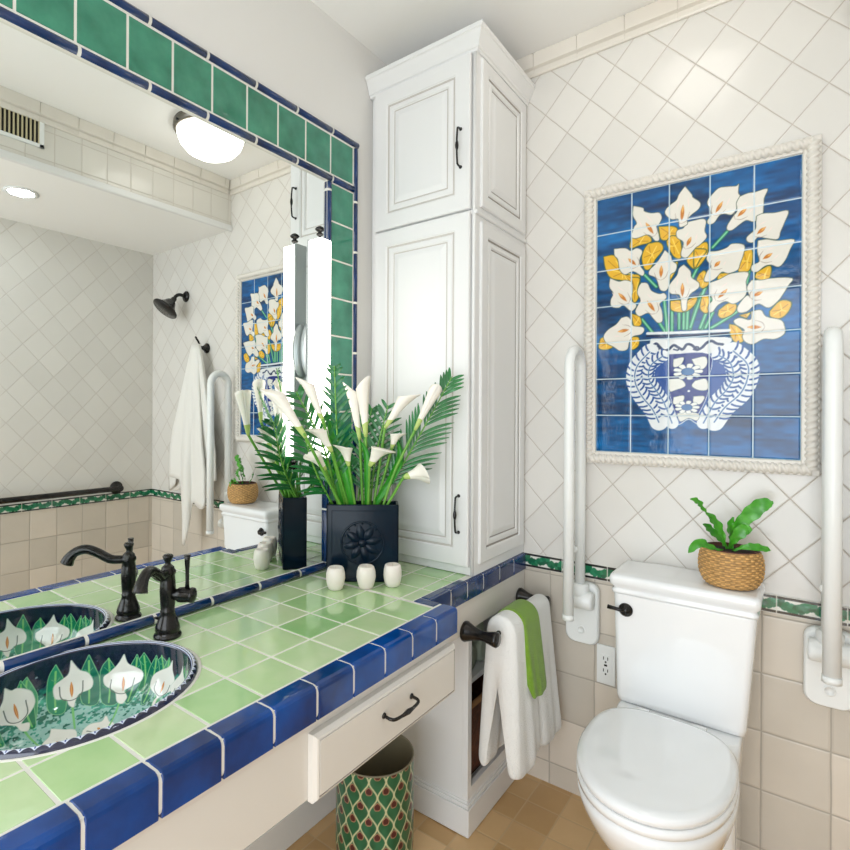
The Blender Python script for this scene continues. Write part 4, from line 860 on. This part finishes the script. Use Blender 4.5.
# rope border: flat fillet and twisted rope, mitred
M_rope = mat('ivory_rope_tile', (222, 217, 208), .35, var=.05, bump=.1, bscale=30)
FW = .037
mb = MB(); o_ = FW+.004
for a_, b_ in (((-o_, -.016, -o_), (0-.001, -.0008, MH+o_)), ((MW+.001, -.016, -o_), (MW+o_, -.0008, MH+o_)), ((-.001, -.016, -o_), (MW+.001, -.0008, -.001)), ((-.001, -.016, MH+.001), (MW+.001, -.0008, MH+o_))):
    mb.box(a_, b_, .002)
mb.build('border_tiles', M_rope, mu)
def rope(a, b, name):
    a = Vector(a); b = Vector(b); t = (b-a); L_ = t.length; t.normalize(); s_ = Vector((0, -1, 0)); n_ = t.cross(s_)
    mb = MB(); rings = []; N_ = int(L_/.0017); pitch = .0175
    for i in range(N_+1):
        p = a+t*L_*i/N_; ph = 2*PI*(L_*i/N_)/pitch/2; r_ = []
        for k in range(20):
            th_ = 2*PI*k/20; rad = .0124*(1+.17*math.cos(2*(th_+ph)))
            r_.append(p+n_*(rad*math.cos(th_)*1.15)+s_*rad*math.sin(th_))
        rings.append(r_)
    mb.rings(rings); return mb.build(name, M_rope, mu, smooth=True)
q = FW*.64; yy = -.015
for a_, b_ in (((-q, yy, MH+q), (MW+q, yy, MH+q)), ((MW+q, yy, MH+q), (MW+q, yy, -q)), ((MW+q, yy, -q), (-q, yy, -q)), ((-q, yy, -q), (-q, yy, MH+q))): rope(a_, b_, 'rope_border')

# ------------------------------------------------------------------ vase and flowers
R3 = Vector((.789, .614, 0)); F3 = Vector((-.614, .789, 0))
RZ = math.atan2(.614, .789)
A0 = Vector((.103, -.712, 0)); TH = .078; VW = .219; VH = .234
Vc = A0+R3*VW/2+F3*TH/2
vase = empty('flower_vase', (Vc.x, Vc.y, CT+.0008), RZ, label='square dark navy vase embossed with a round flower, on the countertop before the cabinet', cat='vase')
M_vase = mat('dark_navy_ceramic', (6, 22, 38), .12, coat=0, bump=.08, bscale=20, col2=(6, 30, 44), vscale=10, spec=.2)
mb = MB(); hw, hd_ = VW/2, TH/2
mb.box((-hw, -hd_, 0), (hw, hd_, .012), .003); w_ = .009
mb.box((-hw, -hd_, .006), (hw, -hd_+w_, VH), .003); mb.box((-hw, hd_-w_, .006), (hw, hd_, VH), .003); mb.box((-hw, -hd_, .006), (-hw+w_, hd_, VH), .003); mb.box((hw-w_, -hd_, .006), (hw, hd_, VH), .003)
mb.build('body', M_vase, vase)
mb = MB(); mb.box((-hw+w_, -hd_+w_, .18), (hw-w_, hd_-w_, .19)); mb.build('soil', mat('potting_soil', (44, 34, 26), .95, bump=1, bscale=200), vase)
mb = MB(); cz_ = .118; fr_ = -hd_
def ring_(R0, r0, yo=0): 
    mb.rings([[((R0+r0*math.cos(a_))*math.cos(t_), fr_-r0*.8*math.sin(a_)-yo, cz_+(R0+r0*math.cos(a_))*math.sin(t_)) for a_ in [PI*k/6 for k in range(7)]] for t_ in [2*PI*j/48 for j in range(49)]], cap=False, closed=False)
ring_(.064, .0035); 
for k in range(8):
    a_ = 2*PI*k/8+.2; d_ = Vector((math.cos(a_), 0, math.sin(a_))); n_ = Vector((-d_.z, 0, d_.x)); c0 = Vector((0, fr_, cz_))
    rings = []
    for i in range(9):
        s_ = i/8; p = c0+d_*(.012+.046*s_); w2 = .0135*math.sin(PI*min(1, .12+s_*.85))**.7
        rings.append([p+n_*w2*u+Vector((0, -.0075*math.sqrt(max(0, 1-u*u))*math.sin(PI*min(1, .15+s_*.8))+.001, 0)) for u in (-1, -.7, -.3, 0, .3, .7, 1)])
    mb.rings(rings, cap=False, closed=False)
mb.lathe([(.013, 0), (.012, .005), (.006, .009), (0, .0095)], (0, fr_, cz_), 20, (0, -1, 0))
for k in range(16):
    a_ = 2*PI*k/16; d_ = Vector((math.cos(a_), 0, math.sin(a_))); p = Vector((0, fr_-.001, cz_))+d_*.0575
    mb.lathe([(.0035, 0), (.0025, .003), (0, .0035)], tuple(p), 8, (0, -1, 0))
mb.build('embossed_flower', M_vase, vase)
mb = MB()
for a_, b_ in (((-.094, fr_-.0015, .018), (.094, fr_+.002, .020)), ((-.094, fr_-.0015, .214), (.094, fr_+.002, .216)), ((-.094, fr_-.0015, .018), (-.092, fr_+.002, .216)), ((.092, fr_-.0015, .018), (.094, fr_+.002, .216))): mb.box(a_, b_, .0006)
mb.build('embossed_border', M_vase, vase)

PXM = 1.655/540.7
Vt = Vector((Vc.x, Vc.y, 0))
def loc(u, v, d=0):
    """offset from the vase centre: u to its right, v above its rim, d behind"""
    return Vt+R3*u+F3*d+Vector((0, 0, CT+VH+v))
def lp(px, py, d=0):
    dep = 1.655+d; return Vector((1.2366, -1.9021, 1.3225))+F3*dep+R3*((px-381.1)/540.7*dep)+Vector((0, 0, -(py-412.7)/540.7*dep))
M_leafd = mat('dark_palm_green', (16, 92, 40), .3, col2=(34, 128, 60), vscale=20, coat=.2)
M_stem = mat('stem_green', (84, 150, 48), .4, col2=(120, 176, 70), vscale=14)
M_blade = mat('fresh_blade_green', (58, 160, 34), .32, col2=(30, 120, 36), vscale=10)
M_petal = mat('calla_white', (246, 240, 230), .4, sss=.1)
M_pbase = mat('calla_base_green', (186, 206, 120), .4)
M_spadix = mat('spadix_yellow', (232, 190, 60), .5)
def frond(base_, tip_, bend, nl, Lmax, label, lean=.55, plane=None, wl=.0052, both=True, parent_loc=None, up=.9):
    e0 = Vector(base_); e1 = Vector(tip_); mid = (e0+e1)/2+Vector(bend)
    P = catmull([e0, mid, e1], 14)
    o = empty('palm_frond', tuple(e0), label=label, cat='palm leaf', group='palm fronds in the navy vase')
    mb = MB(); n_ = len(P); mb.tube([p-e0 for p in P], [.0032*(1-.7*i/n_)+.0006 for i in range(n_)], 8); mb.build('rachis', M_stem, o)
    lf = MB(); nrm = Vector(plane) if plane else F3
    for k in range(nl):
        s_ = .22+.77*k/(nl-1); i = min(n_-2, int(s_*(n_-1))); p = P[i]-e0; t = (P[i+1]-P[i]).normalized()
        sd_ = t.cross(nrm).normalized(); L_ = Lmax*math.sin(PI*(.18+.70*s_))**.8*(1-.25*s_)
        for sg in ((-1, 1) if both else (1,)):
            d = (sd_*sg*(1-lean*.2)+t*lean*(up+.3*s_)).normalized(); wn = d.cross(nrm).normalized()
            rings = []
            for q in range(7):
                w_ = q/6; c_ = p+d*L_*w_+nrm*(random.uniform(-.002, .002)+.012*w_*w_*(sg*.4+.5))+Vector((0, 0, -.018*w_*w_*L_/.1))
                ww = wl*math.sin(PI*(.10+.88*w_))**.6
                rings.append([c_-wn*ww, c_+nrm*.0012, c_+wn*ww])
            lf.rings(rings, cap=False, closed=False)
    lf.build('leaflets', M_leafd, o, recalc=False)
    return o
def calla(base_, neck_, tip_, size, label, open_=.5, lipdir=None, bendv=(0, 0, 0), rs=.0042):
    size *= 1.22; e0 = Vector(base_); nk = Vector(neck_); tp = Vector(tip_); o = empty('calla_lily', tuple(e0), label=label, cat='flower', group='calla lilies in the navy vase')
    ax = (tp-nk); L_ = ax.length; ax.normalize()
    mid = e0.lerp(nk, .5)+Vector(bendv)
    P = catmull([e0, mid, nk, nk+ax*.006], 8)
    mb = MB(); mb.tube([p-e0 for p in P], [rs]*len(P), 10); mb.build('stem', M_stem, o)
    ld = Vector(lipdir) if lipdir else R3; ld = (ld-ax*ld.dot(ax)).normalized(); sdv = ax.cross(ld)
    nk0 = nk-e0; rings = []; cols = []
    N_ = 26; S_ = 12
    mb = MB()
    for i in range(S_+1):
        s_ = i/S_; ring = []
        for k in range(N_+1):
            a_ = 2*PI*k/N_; lipf = (.5+.5*math.cos(a_))          # 1 on lip side
            hv = .16+.26*open_; hgt = L_*(s_*((1-hv)+hv*lipf**1.3)) ; r = size*(.16+.42*s_**.9+open_*1.0*max(0, s_-.45)**1.6*(.6+.9*lipf))
            curl = size*open_*1.2*max(0, s_-.7)**1.5*lipf
            if k > N_-4: r *= 1.0+.10*(k-(N_-4))/4*s_
            ring.append(nk0+ax*(hgt-curl*.4)+ld*(r*math.cos(a_)+curl)+sdv*r*math.sin(a_))
        rings.append(ring)
    vs = [[mb.bm.verts.new(p) for p in r] for r in rings]
    for i in range(S_):
        for k in range(N_):
            f = mb.bm.faces.new((vs[i][k], vs[i][k+1], vs[i+1][k+1], vs[i+1][k])); f.smooth = True; f.material_index = 1 if i < 3 else 0
    ob = mb.build('spathe', [M_petal, M_pbase], o, recalc=False)
    sm = ob.modifiers.new('th', 'SOLIDIFY'); sm.thickness = .0008
    mb = MB(); mb.tube([nk0+ax*L_*.15, nk0+ax*L_*.5, nk0+ax*L_*.66], [.0028, .0032, .0018], 8); mb.build('spadix', M_spadix, o)
    return o
def base_pt(u, d=0): return loc(u, -.03, d)
# fronds: right fan, centre back, left towards the mirror
frond(base_pt(.035, .01), lp(452, 376, -.01), tuple(R3*.004), 19, .150, 'largest palm frond, leaning right in front of the white cabinet', 1.35, up=.72)
frond(base_pt(.02, .02), lp(388, 405, .03), tuple(R3*-.01), 13, .12, 'palm frond rising behind the middle of the lilies', .9)
frond(base_pt(.0, .02), lp(372, 408, .06), tuple(R3*-.02), 14, .11, 'upright palm frond at the back, reaching towards the green frame tiles', 1.0)
frond(base_pt(-.07, -.01), lp(296, 392, -.10), (0, .02, .02), 14, .13, 'palm frond leaning left over the light bar', .9)
frond(base_pt(-.05, .03), lp(334, 366, -.04), tuple(R3*-.01), 14, .10, 'palm frond close to the mirror, leaning left behind the lilies', 1.0)
frond(base_pt(-.085, .02), tuple(loc(-.11, .25, -.03)+Vector((-.03, -.08, 0))), (0, -.02, 0), 15, .14, 'palm frond reaching along the mirror glass, leftmost of the bunch', .9, plane=(1, .1, 0))
frond(base_pt(.03, .025), tuple(loc(.06, .22, .17)), tuple(F3*.03), 18, .12, 'palm frond at the back of the vase, leaning towards the corner', .8, plane=tuple(-R3))
frond(base_pt(-.02, .02), tuple(loc(-.0, .20, .16)), tuple(F3*.03), 16, .10, 'short palm frond behind, hidden among the stems', .8, plane=tuple(R3))
# blades
def blade(P, w, label, mt=M_blade, nrm=None):
    e0 = Vector(P[0]); PP = catmull(P, 6); n_ = len(PP); nr = Vector(nrm) if nrm else F3; mb = MB(); rings = []
    for i, p in enumerate(PP):
        t = (PP[min(i+1, n_-1)]-PP[max(i-1, 0)]).normalized(); sd_ = t.cross(nr).normalized(); s_ = i/(n_-1); ww = w*(math.sin(PI*(.12+.86*s_))**.8)
        rings.append([p-e0-sd_*ww, p-e0-sd_*ww*.5+nr*.003, p-e0+nr*.0045, p-e0+sd_*ww*.5+nr*.003, p-e0+sd_*ww])
    mb.rings(rings, cap=False, closed=False); o = mb.build('leaf_blade', mt, None, tuple(e0), recalc=False)
    return tag(o, label, 'leaf', 'strap leaves in the navy vase')
blade([base_pt(-.03, -.01), lp(347, 480, -.01), lp(333, 440, -.015), lp(326, 412, -.02)], .0125, 'broad green strap leaf leaning left in the middle of the bunch')
blade([base_pt(-.06, .0), lp(338, 488, .0), lp(322, 460, .0), lp(306, 446, .0)], .014, 'green strap leaf low on the left side of the bunch')
blade([base_pt(.01, -.015), lp(367, 470, -.02), lp(366, 452, -.02), lp(360, 440, -.02)], .008, 'narrow green strap leaf standing upright at the centre')
blade([base_pt(.02, .0), lp(392, 478, .0), lp(400, 458, .0), lp(398, 440, .0)], .012, 'short green strap leaf right of the centre stems')
# lilies
UP = Vector((0, 0, 1))
calla(base_pt(.0, .0), lp(360, 440, -.005), lp(350, 381, -.01), .024, 'tall closed calla lily at the top centre, the left one of the close pair', .22, tuple(-R3))
calla(base_pt(.008, .0), lp(366, 437, -.015), lp(362, 376, -.02), .028, 'tall closed calla lily at the top centre, the right one of the close pair', .25, tuple(R3+F3*-.6))
calla(base_pt(.03, .0), lp(385, 428, .01), lp(412, 388, .01), .026, 'slim calla lily pointing up right from the middle of the bunch', .55, tuple(R3+UP*.2))
calla(base_pt(.055, -.01), lp(415, 430, -.02), lp(438, 384, -.03), .024, 'long closed calla lily lying over the largest palm frond', .2, tuple(-F3), tuple(R3*-.01))
calla(base_pt(.06, -.01), lp(404, 477, -.03), lp(429, 471, -.035), .030, 'open calla lily low on the right, facing the cabinet', .75, tuple(R3+UP*.1-F3*.4))
calla(base_pt(.015, -.015), lp(370, 466, -.035), lp(385, 443, -.05), .030, 'open calla lily low in the centre above the vase rim', .8, tuple(R3+UP*-.1-F3*.5))
calla(base_pt(-.02, -.015), lp(349, 466, -.035), lp(344, 442, -.045), .024, 'small open calla lily low on the left of the centre stems', .7, tuple(-R3-F3*.5))
calla(base_pt(.035, .02), lp(392, 448, .0), lp(398, 430, -.005), .022, 'small half-open calla lily right of the middle, behind the others', .6, tuple(R3-F3*.4))
calla(base_pt(-.055, -.015), lp(306, 438, -.13), lp(268, 384, -.15), .028, 'long calla lily leaning left across the mirror', .35, tuple(-R3+UP*.3))
calla(base_pt(-.04, .0), lp(324, 424, -.09), lp(303, 374, -.10), .022, 'slender calla lily leaning left in front of the light bar', .4, tuple(-R3))
calla(base_pt(-.05, .01), lp(332, 452, -.06), lp(316, 424, -.08), .026, 'calla lily low on the left, half turned to the mirror', .6, tuple(-R3-F3*.3))
calla(base_pt(-.07, .02), lp(326, 470, -.05), lp(311, 452, -.07), .026, 'small calla lily lowest on the left side of the bunch', .5, tuple(-R3+F3*.3))

# candles
M_wax = mat('ivory_wax', (240, 232, 222), .45, sss=.2)
M_flame = mat('candle_dip', (222, 212, 196), .6)
for (u_, v_, r_), lb_ in zip((((.179-.0, -.728, .0265)), (.236, -.659, .027), (.2895, -.598, .026)), ('small rounded ivory candle in front of the vase, the left one of three', 'small rounded ivory candle in front of the vase, the middle one of three', 'small rounded ivory candle in front of the vase, the right one of three')):
    pass
for (px_, dep, r_), lb_ in zip(((336.5, 1.553+.0185, .0280), (367, 1.567+.0185, .0285), (393.5, 1.589+.0185-.004, .0275)), ('left one of the three small rounded ivory candles before the vase', 'middle one of the three small rounded ivory candles before the vase', 'right one of the three small rounded ivory candles before the vase')):
    p = Vector((1.2366, -1.9021, 0))+F3*dep+R3*((px_-381.1)/540.7*dep)
    cd = empty('candle', (p.x, p.y, CT+.0005), label=lb_, cat='candle', group='candles in front of the vase')
    mb = MB(); mb.lathe([(0, 0), (.017, 0), (.021, .003), (.0245, .014), (r_, .032), (r_-.001, .048), (.0235, .061), (.020, .0645), (.016, .0635), (.006, .060), (0, .0598)], n=32); mb.build('wax_body', M_wax, cd)
    mb = MB(); mb.tube([(0, 0, .0595), (.0005, 0, .066)], .0008, 6); mb.build('wick', M_flame, cd)

# ------------------------------------------------------------------ potted fern on the tank
bk = empty('potted_fern', (1.0815, -.112, .8490), label='green fern in a round woven straw basket on the toilet tank lid', cat='plant')
M_straw = mat('woven_straw', (206, 166, 106), .6, col2=(170, 122, 66), vscale=60, bump=.3, bscale=150)
prof_ = catmull([(.0, .0005, 0), (.050, .001, 0), (.062, .006, 0), (.0735, .030, 0), (.0765, .055, 0), (.0745, .080, 0), (.0685, .098, 0), (.0665, .101, 0)], 8)
PL = [0]
for i in range(1, len(prof_)): PL.append(PL[-1]+(prof_[i]-prof_[i-1]).length)
cb = Canvas(2*PI*.075, PL[-1], .0013, (196, 152, 92))
nst, rowh = 38, .0062; st = cb.w/nst
ux_ = cb.X/st; vy_ = cb.Y/rowh
par = (np.floor(ux_)+np.floor(vy_)) % 2
hump = np.where(par == 0, np.abs(np.sin(PI*vy_)), np.abs(np.sin(PI*ux_)))
shade_ = np.where(par == 0, 1.06, .90)*(.80+.24*np.abs(np.sin(PI*vy_)))*(1+cb.noise(160, 160, .22, 21))
cb.c = cb.c*shade_[..., None]
wv_ = np.where(par == 0, .0022, -.0002)*np.abs(np.sin(PI*ux_))**.6+.0008*np.abs(np.sin(PI*vy_))
pr_r = np.array([p.x for p in prof_]); pr_z = np.array([p.y for p in prof_])
def bf(X, Y):
    r_ = np.interp(Y, PL, pr_r); z_ = np.interp(Y, PL, pr_z); r_ = r_+wv_*np.clip(r_/.06, 0, 1); t_ = X/.075
    return r_*np.cos(t_), r_*np.sin(t_), z_
link('straw_basket', cb.mesh('straw_basket', bf), paint_mat('woven_straw', .6, 0, .2, 200), bk)
mb = MB(); mb.lathe([(.0, .088), (.060, .088), (.062, .101), (.0635, .104), (.0675, .102), (.066, .098)], n=40, cap=False); mb.build('pot_rim', mat('brown_pot', (84, 44, 34), .6), bk)
mb = MB(); mb.lathe([(0, .086), (.058, .087), (.058, .094), (.03, .099), (0, .1)], n=30); mb.build('soil', mat('dark_soil', (40, 26, 20), .95, bump=1, bscale=200), bk)
PB = Vector((1.0815, -.112, .8490)); Ce = Vector((1.2366, -1.9021, 1.3225))
dpB = (PB-Ce).dot(F3)
def fp(px, py, d=0):
    dep = dpB+d; q = Ce+F3*dep+R3*((px-381.1)/540.7*dep)+Vector((0, 0, -(py-412.7)/540.7*dep)); return q-PB
def fleaf(P, w, twist=0, mt=M_blade, wavy=.07):
    PP = catmull(P, 7); n_ = len(PP); mb = MB(); rings = []
    for i, p in enumerate(PP):
        t = (PP[min(i+1, n_-1)]-PP[max(i-1, 0)]).normalized(); s_ = i/(n_-1); nr = (F3*-1).lerp(UP, .35).normalized(); nr = (Quaternion(t, twist*s_) @ nr)
        sd_ = t.cross(nr).normalized(); up_ = sd_.cross(t)
        prof = (.30+.25*s_) if s_ < .25 else (.36+.64*math.sin(PI*min(1, (s_-.2)/.85)))
        if s_ > .93: prof *= max(.25, (1-s_)/.07)
        ww = w*prof*(1+wavy*math.sin(i*1.3)); w2 = w*prof*(1+wavy*math.sin(i*1.1+2))
        rings.append([p-sd_*ww+up_*.003*math.sin(i*1.4), p-sd_*ww*.5-up_*.001, p-up_*.0025, p+sd_*w2*.5-up_*.001, p+sd_*w2+up_*.003*math.sin(i*1.2+1)])
    mb.rings(rings, cap=False, closed=False); o = mb.build('leaf', mt, bk, recalc=False); return o
M_fern = mat('fern_green', (46, 134, 26), .3, col2=(84, 172, 44), vscale=30, coat=.2)
fleaf([fp(731, 548), fp(736, 528, -.01), fp(748, 515, -.02), fp(762, 503, -.03), fp(774, 500, -.04)], .020, mt=M_fern)
fleaf([fp(729, 549), fp(735, 538, -.02), fp(744, 528, -.03), fp(753, 527, -.035)], .016, mt=M_fern)
fleaf([fp(728, 549), fp(723, 532, .0), fp(716, 520, -.0), fp(707, 511, -.01)], .0135, mt=M_fern)
fleaf([fp(712, 517, -.005), fp(704, 507, -.01), fp(699, 500, -.015), fp(691, 497, -.02)], .009, mt=M_fern)
fleaf([fp(733, 549, -.02), fp(745, 545, -.04), fp(758, 545, -.05), fp(772, 548, -.05)], .0105, mt=M_fern)
fleaf([fp(724, 549, -.03), fp(712, 545, -.05), fp(700, 541, -.06), fp(689, 551, -.06)], .0115, mt=M_fern)
fleaf([fp(730, 549, .01), fp(732, 536, .01), fp(731, 525, .0), fp(734, 515, .0)], .010, mt=M_fern)
fleaf([fp(728, 549, .02), fp(722, 538, .04), fp(712, 528, .05), fp(704, 522, .05)], .012, mt=M_fern)

# ------------------------------------------------------------------ far side of the room (seen in the mirror)
M_dome = mat('lit_frosted_glass', (255, 253, 248), .3, emit=(255, 250, 242), estr=3.4)
cl = empty('ceiling_light', (.925, -.425, CEIL), label='frosted dome ceiling light with a metal ring, seen in the mirror', cat='ceiling light')
mb = MB(); mb.lathe([(.15, -.0005), (.163, -.001), (.165, -.022), (.158, -.034), (.148, -.036), (.148, -.030)], n=48, cap=False); mb.build('ring', mat('satin_nickel', (120, 116, 108), .3, metal=.9), cl)
mb = MB(); mb.lathe([(.150, -.030), (.148, -.048), (.135, -.082), (.108, -.112), (.070, -.132), (.03, -.142), (0, -.144)], n=48, cap=False); mb.build('dome', M_dome, cl)
for k in range(3):
    a_ = 2*PI*k/3+.6; mb = MB(); mb.lathe([(.005, 0), (.008, .004), (.006, .010), (0, .012)], (.158*math.cos(a_), .158*math.sin(a_), -.028), 12, (math.cos(a_), math.sin(a_), 0)); mb.build('knob', M_bronze, cl)
rl = empty('recessed_light', (1.705, -.93, SOFZ), label='round recessed spotlight in the lowered ceiling over the shower, seen in the mirror', cat='ceiling light')
mb = MB(); mb.lathe([(.055, -.0005), (.072, -.001), (.074, -.004), (.058, -.007), (.054, -.004)], n=36, cap=False); mb.build('trim_ring', M_plastic, rl)
mb = MB(); mb.lathe([(0, -.003), (.056, -.003), (.056, -.001), (0, -.001)], n=36); mb.build('lens', mat('lit_lens', (255, 255, 255), .3, emit=(240, 248, 255), estr=40), rl)
vt = empty('air_vent', (SOFX, -1.20, 2.508), label='white louvred air vent on the tiled face above the shower, seen in the mirror', cat='vent')
mb = MB(); mb.box((-.008, -.235, -.066), (-.0005, .235, -.050), .002); mb.box((-.008, -.235, .050), (-.0005, .235, .066), .002); mb.box((-.008, -.235, -.066), (-.0005, -.215, .066), .002); mb.box((-.008, .215, -.066), (-.0005, .235, .066), .002)
mb.build('frame', M_plastic, vt)
mb = MB(); mb.box((-.002, -.216, -.051), (-.0006, .216, .051)); mb.build('shadow_gap', M_dark, vt)
mb = MB()
for k in range(28): y_ = -.21+k*.0156; mb.box((-.0075, y_, -.050), (-.0025, y_+.006, .050))
mb.build('louvres', mat('cream_louvre', (196, 186, 150), .5), vt)
# shower head
sh = empty('wall_shower', (1.79, 0, 2.035), label='dark bronze shower head on a short wall arm, seen in the mirror', cat='shower head')
mb = MB(); mb.lathe([(0, .0006), (.034, .0006), (.034, .006), (.024, .014), (.012, .018)], (0, 0, 0), 28, (0, -1, 0)); mb.build('flange', M_bronze, sh)
mb = MB(); mb.tube(catmull([(0, -.01, 0), (0, -.045, .004), (0, -.07, -.008), (0, -.085, -.030)], 6), .0105, 14); mb.build('arm', M_bronze, sh)
mb = MB(); mb.lathe([(.012, -.012), (.017, .0), (.016, .012), (.028, .022), (.040, .045), (.058, .066), (.078, .078), (.081, .086), (.076, .092), (0, .092)], (0, -.085, -.030), 32, (.10, -.62, -.78)); mb.build('head', M_bronze, sh)
# hook and bath towel
hk = empty('wall_hook', (1.570, 0, 1.700), label='dark bronze double robe hook on the shower wall, seen in the mirror', cat='hook')
mb = MB(); mb.lathe([(0, .0006), (.030, .0006), (.030, .006), (.016, .022), (.010, .034), (.010, .05)], (0, 0, 0), 24, (0, -1, 0)); mb.build('flange', M_bronze, hk)
mb = MB(); mb.tube(catmull([(0, -.045, -.03), (0, -.058, -.022), (0, -.05, 0), (0, -.058, .03), (0, -.075, .052)], 5), .006, 10); mb.lathe([(0, -.004), (.008, 0), (0, .008)], (0, -.077, .056), 12); mb.build('prongs', M_bronze, hk)
# towel hung from one point: fluted cone with pointed corners
mb = MB(); rings = []; zt_, nv, nk_ = 1.715, 26, 96
for i in range(nv+1):
    s_ = i/nv; ring = []
    for k in range(nk_):
        a_ = 2*PI*k/nk_; ca_, sa_ = math.cos(a_), math.sin(a_)
        hw_ = .022+.155*min(1, s_*1.25)**.8; hd2 = .020+.030*min(1, s_*1.6)
        fl2 = 1+.26*min(1, s_*1.5)*math.sin(a_*8+1.0+s_*1.2)+.10*s_*math.sin(a_*15+2)
        # hem drops in points
        drop = .78+.10*math.exp(-((((a_-.0+PI) % (2*PI))-PI)/.35)**2)+.38*math.exp(-((((a_-4.65+PI) % (2*PI))-PI)/.30)**2)+.16*math.exp(-((((a_-3.9+PI) % (2*PI))-PI)/.4)**2)
        x_ = 1.590+hw_*ca_*fl2+.0*s_-.02*(1-s_); y_ = -.068-hd2*.3+hd2*sa_*fl2; y_ = min(y_, -.008)
        z_ = zt_-s_*(1.0*drop)-.0
        ring.append((x_, y_, z_))
    rings.append(ring)
mb.rings(rings, cap=False); o = mb.build('bath_towel', M_towel2, None, smooth=True, recalc=False)
tag(o, 'large white bath towel hanging in folds from the shower wall hook, seen in the mirror', 'towel')
sm = o.modifiers.new('th', 'SOLIDIFY'); sm.thickness = .004; sm.offset = -1
# horizontal grab bar on the far wall
gb = empty('shower_grab_bar', (XR-.055, -.24, .842), label='dark bronze horizontal grab bar on the far shower wall, seen in the mirror', cat='grab bar')
mb = MB(); mb.tube([(0, -1.35, 0), (0, .0, 0)], .016, 16); mb.build('bar', M_bronze, gb)
for y_ in (0, -1.35):
    mb = MB(); mb.lathe([(0, .0006), (.040, .0006), (.040, .008), (.020, .016), (.017, .05), (.019, .062), (0, .068)], (.055, y_, 0), 24, (-1, 0, 0)); mb.build('flange', M_bronze, gb)

# ------------------------------------------------------------------ light
w = bpy.data.worlds.new('world'); SC.world = w; w.use_nodes = True
bgn = w.node_tree.nodes['Background']; bgn.inputs[0].default_value = (.86, .93, 1, 1); bgn.inputs[1].default_value = 1.15
def area(name, loc_, rot, sx, sy, power, col=(1, 1, 1)):
    l = bpy.data.lights.new(name, 'AREA'); l.shape = 'RECTANGLE'; l.size = sx; l.size_y = sy; l.energy = power; l.color = col
    o = bpy.data.objects.new(name, l); COL.objects.link(o); o.location = loc_; o.rotation_euler = rot; return o
area('doorway_fill', ((DX0+DX1)/2, YF-.12, 1.18), (PI/2, 0, 0), 1.6, 2.3, 30, (.90, .95, 1))  # area light added behind the unseen opening as soft room fill
def point(name, loc_, power, r, col=(1, .95, .88)):
    l = bpy.data.lights.new(name, 'POINT'); l.energy = power; l.shadow_soft_size = r; l.color = col
    o = bpy.data.objects.new(name, l); COL.objects.link(o); o.location = loc_; return o
#point('dome_bulb', (.925, -.425, CEIL-.20), 3.2, .12)
def spot(name, loc_, power, size, col): 
    l = bpy.data.lights.new(name, 'SPOT'); l.energy = power; l.spot_size = size; l.spot_blend = .6; l.shadow_soft_size = .05; l.color = col
    o = bpy.data.objects.new(name, l); COL.objects.link(o); o.location = loc_; return o
#spot('shower_spot', (1.705, -.93, SOFZ-.015), 12, 2.6, (.94, .97, 1))

# ------------------------------------------------------------------ camera
cam = bpy.data.cameras.new('camera'); co = bpy.data.objects.new('camera', cam); COL.objects.link(co); SC.camera = co
yaw, roll = .6613, -.0057
Rm = Matrix.Rotation(yaw, 3, 'Z') @ Matrix.Rotation(roll, 3, 'Y')
right, fwd, up = Rm.col[0], Rm.col[1], Rm.col[2]
Mx = Matrix((right, up, -fwd)).transposed().to_4x4(); Mx.translation = Vector((1.2366, -1.9021, 1.3225)); co.matrix_world = Mx
cam.sensor_width = 36; cam.lens = 36*540.67/850; cam.shift_x = (425-381.1)/850; cam.shift_y = (412.7-425)/850; cam.clip_start = .02

vs_ = SC.view_settings; vs_.view_transform = 'Standard'; vs_.look = 'None'; vs_.gamma = 1; vs_.exposure = 0.30; vs_.use_curve_mapping = False
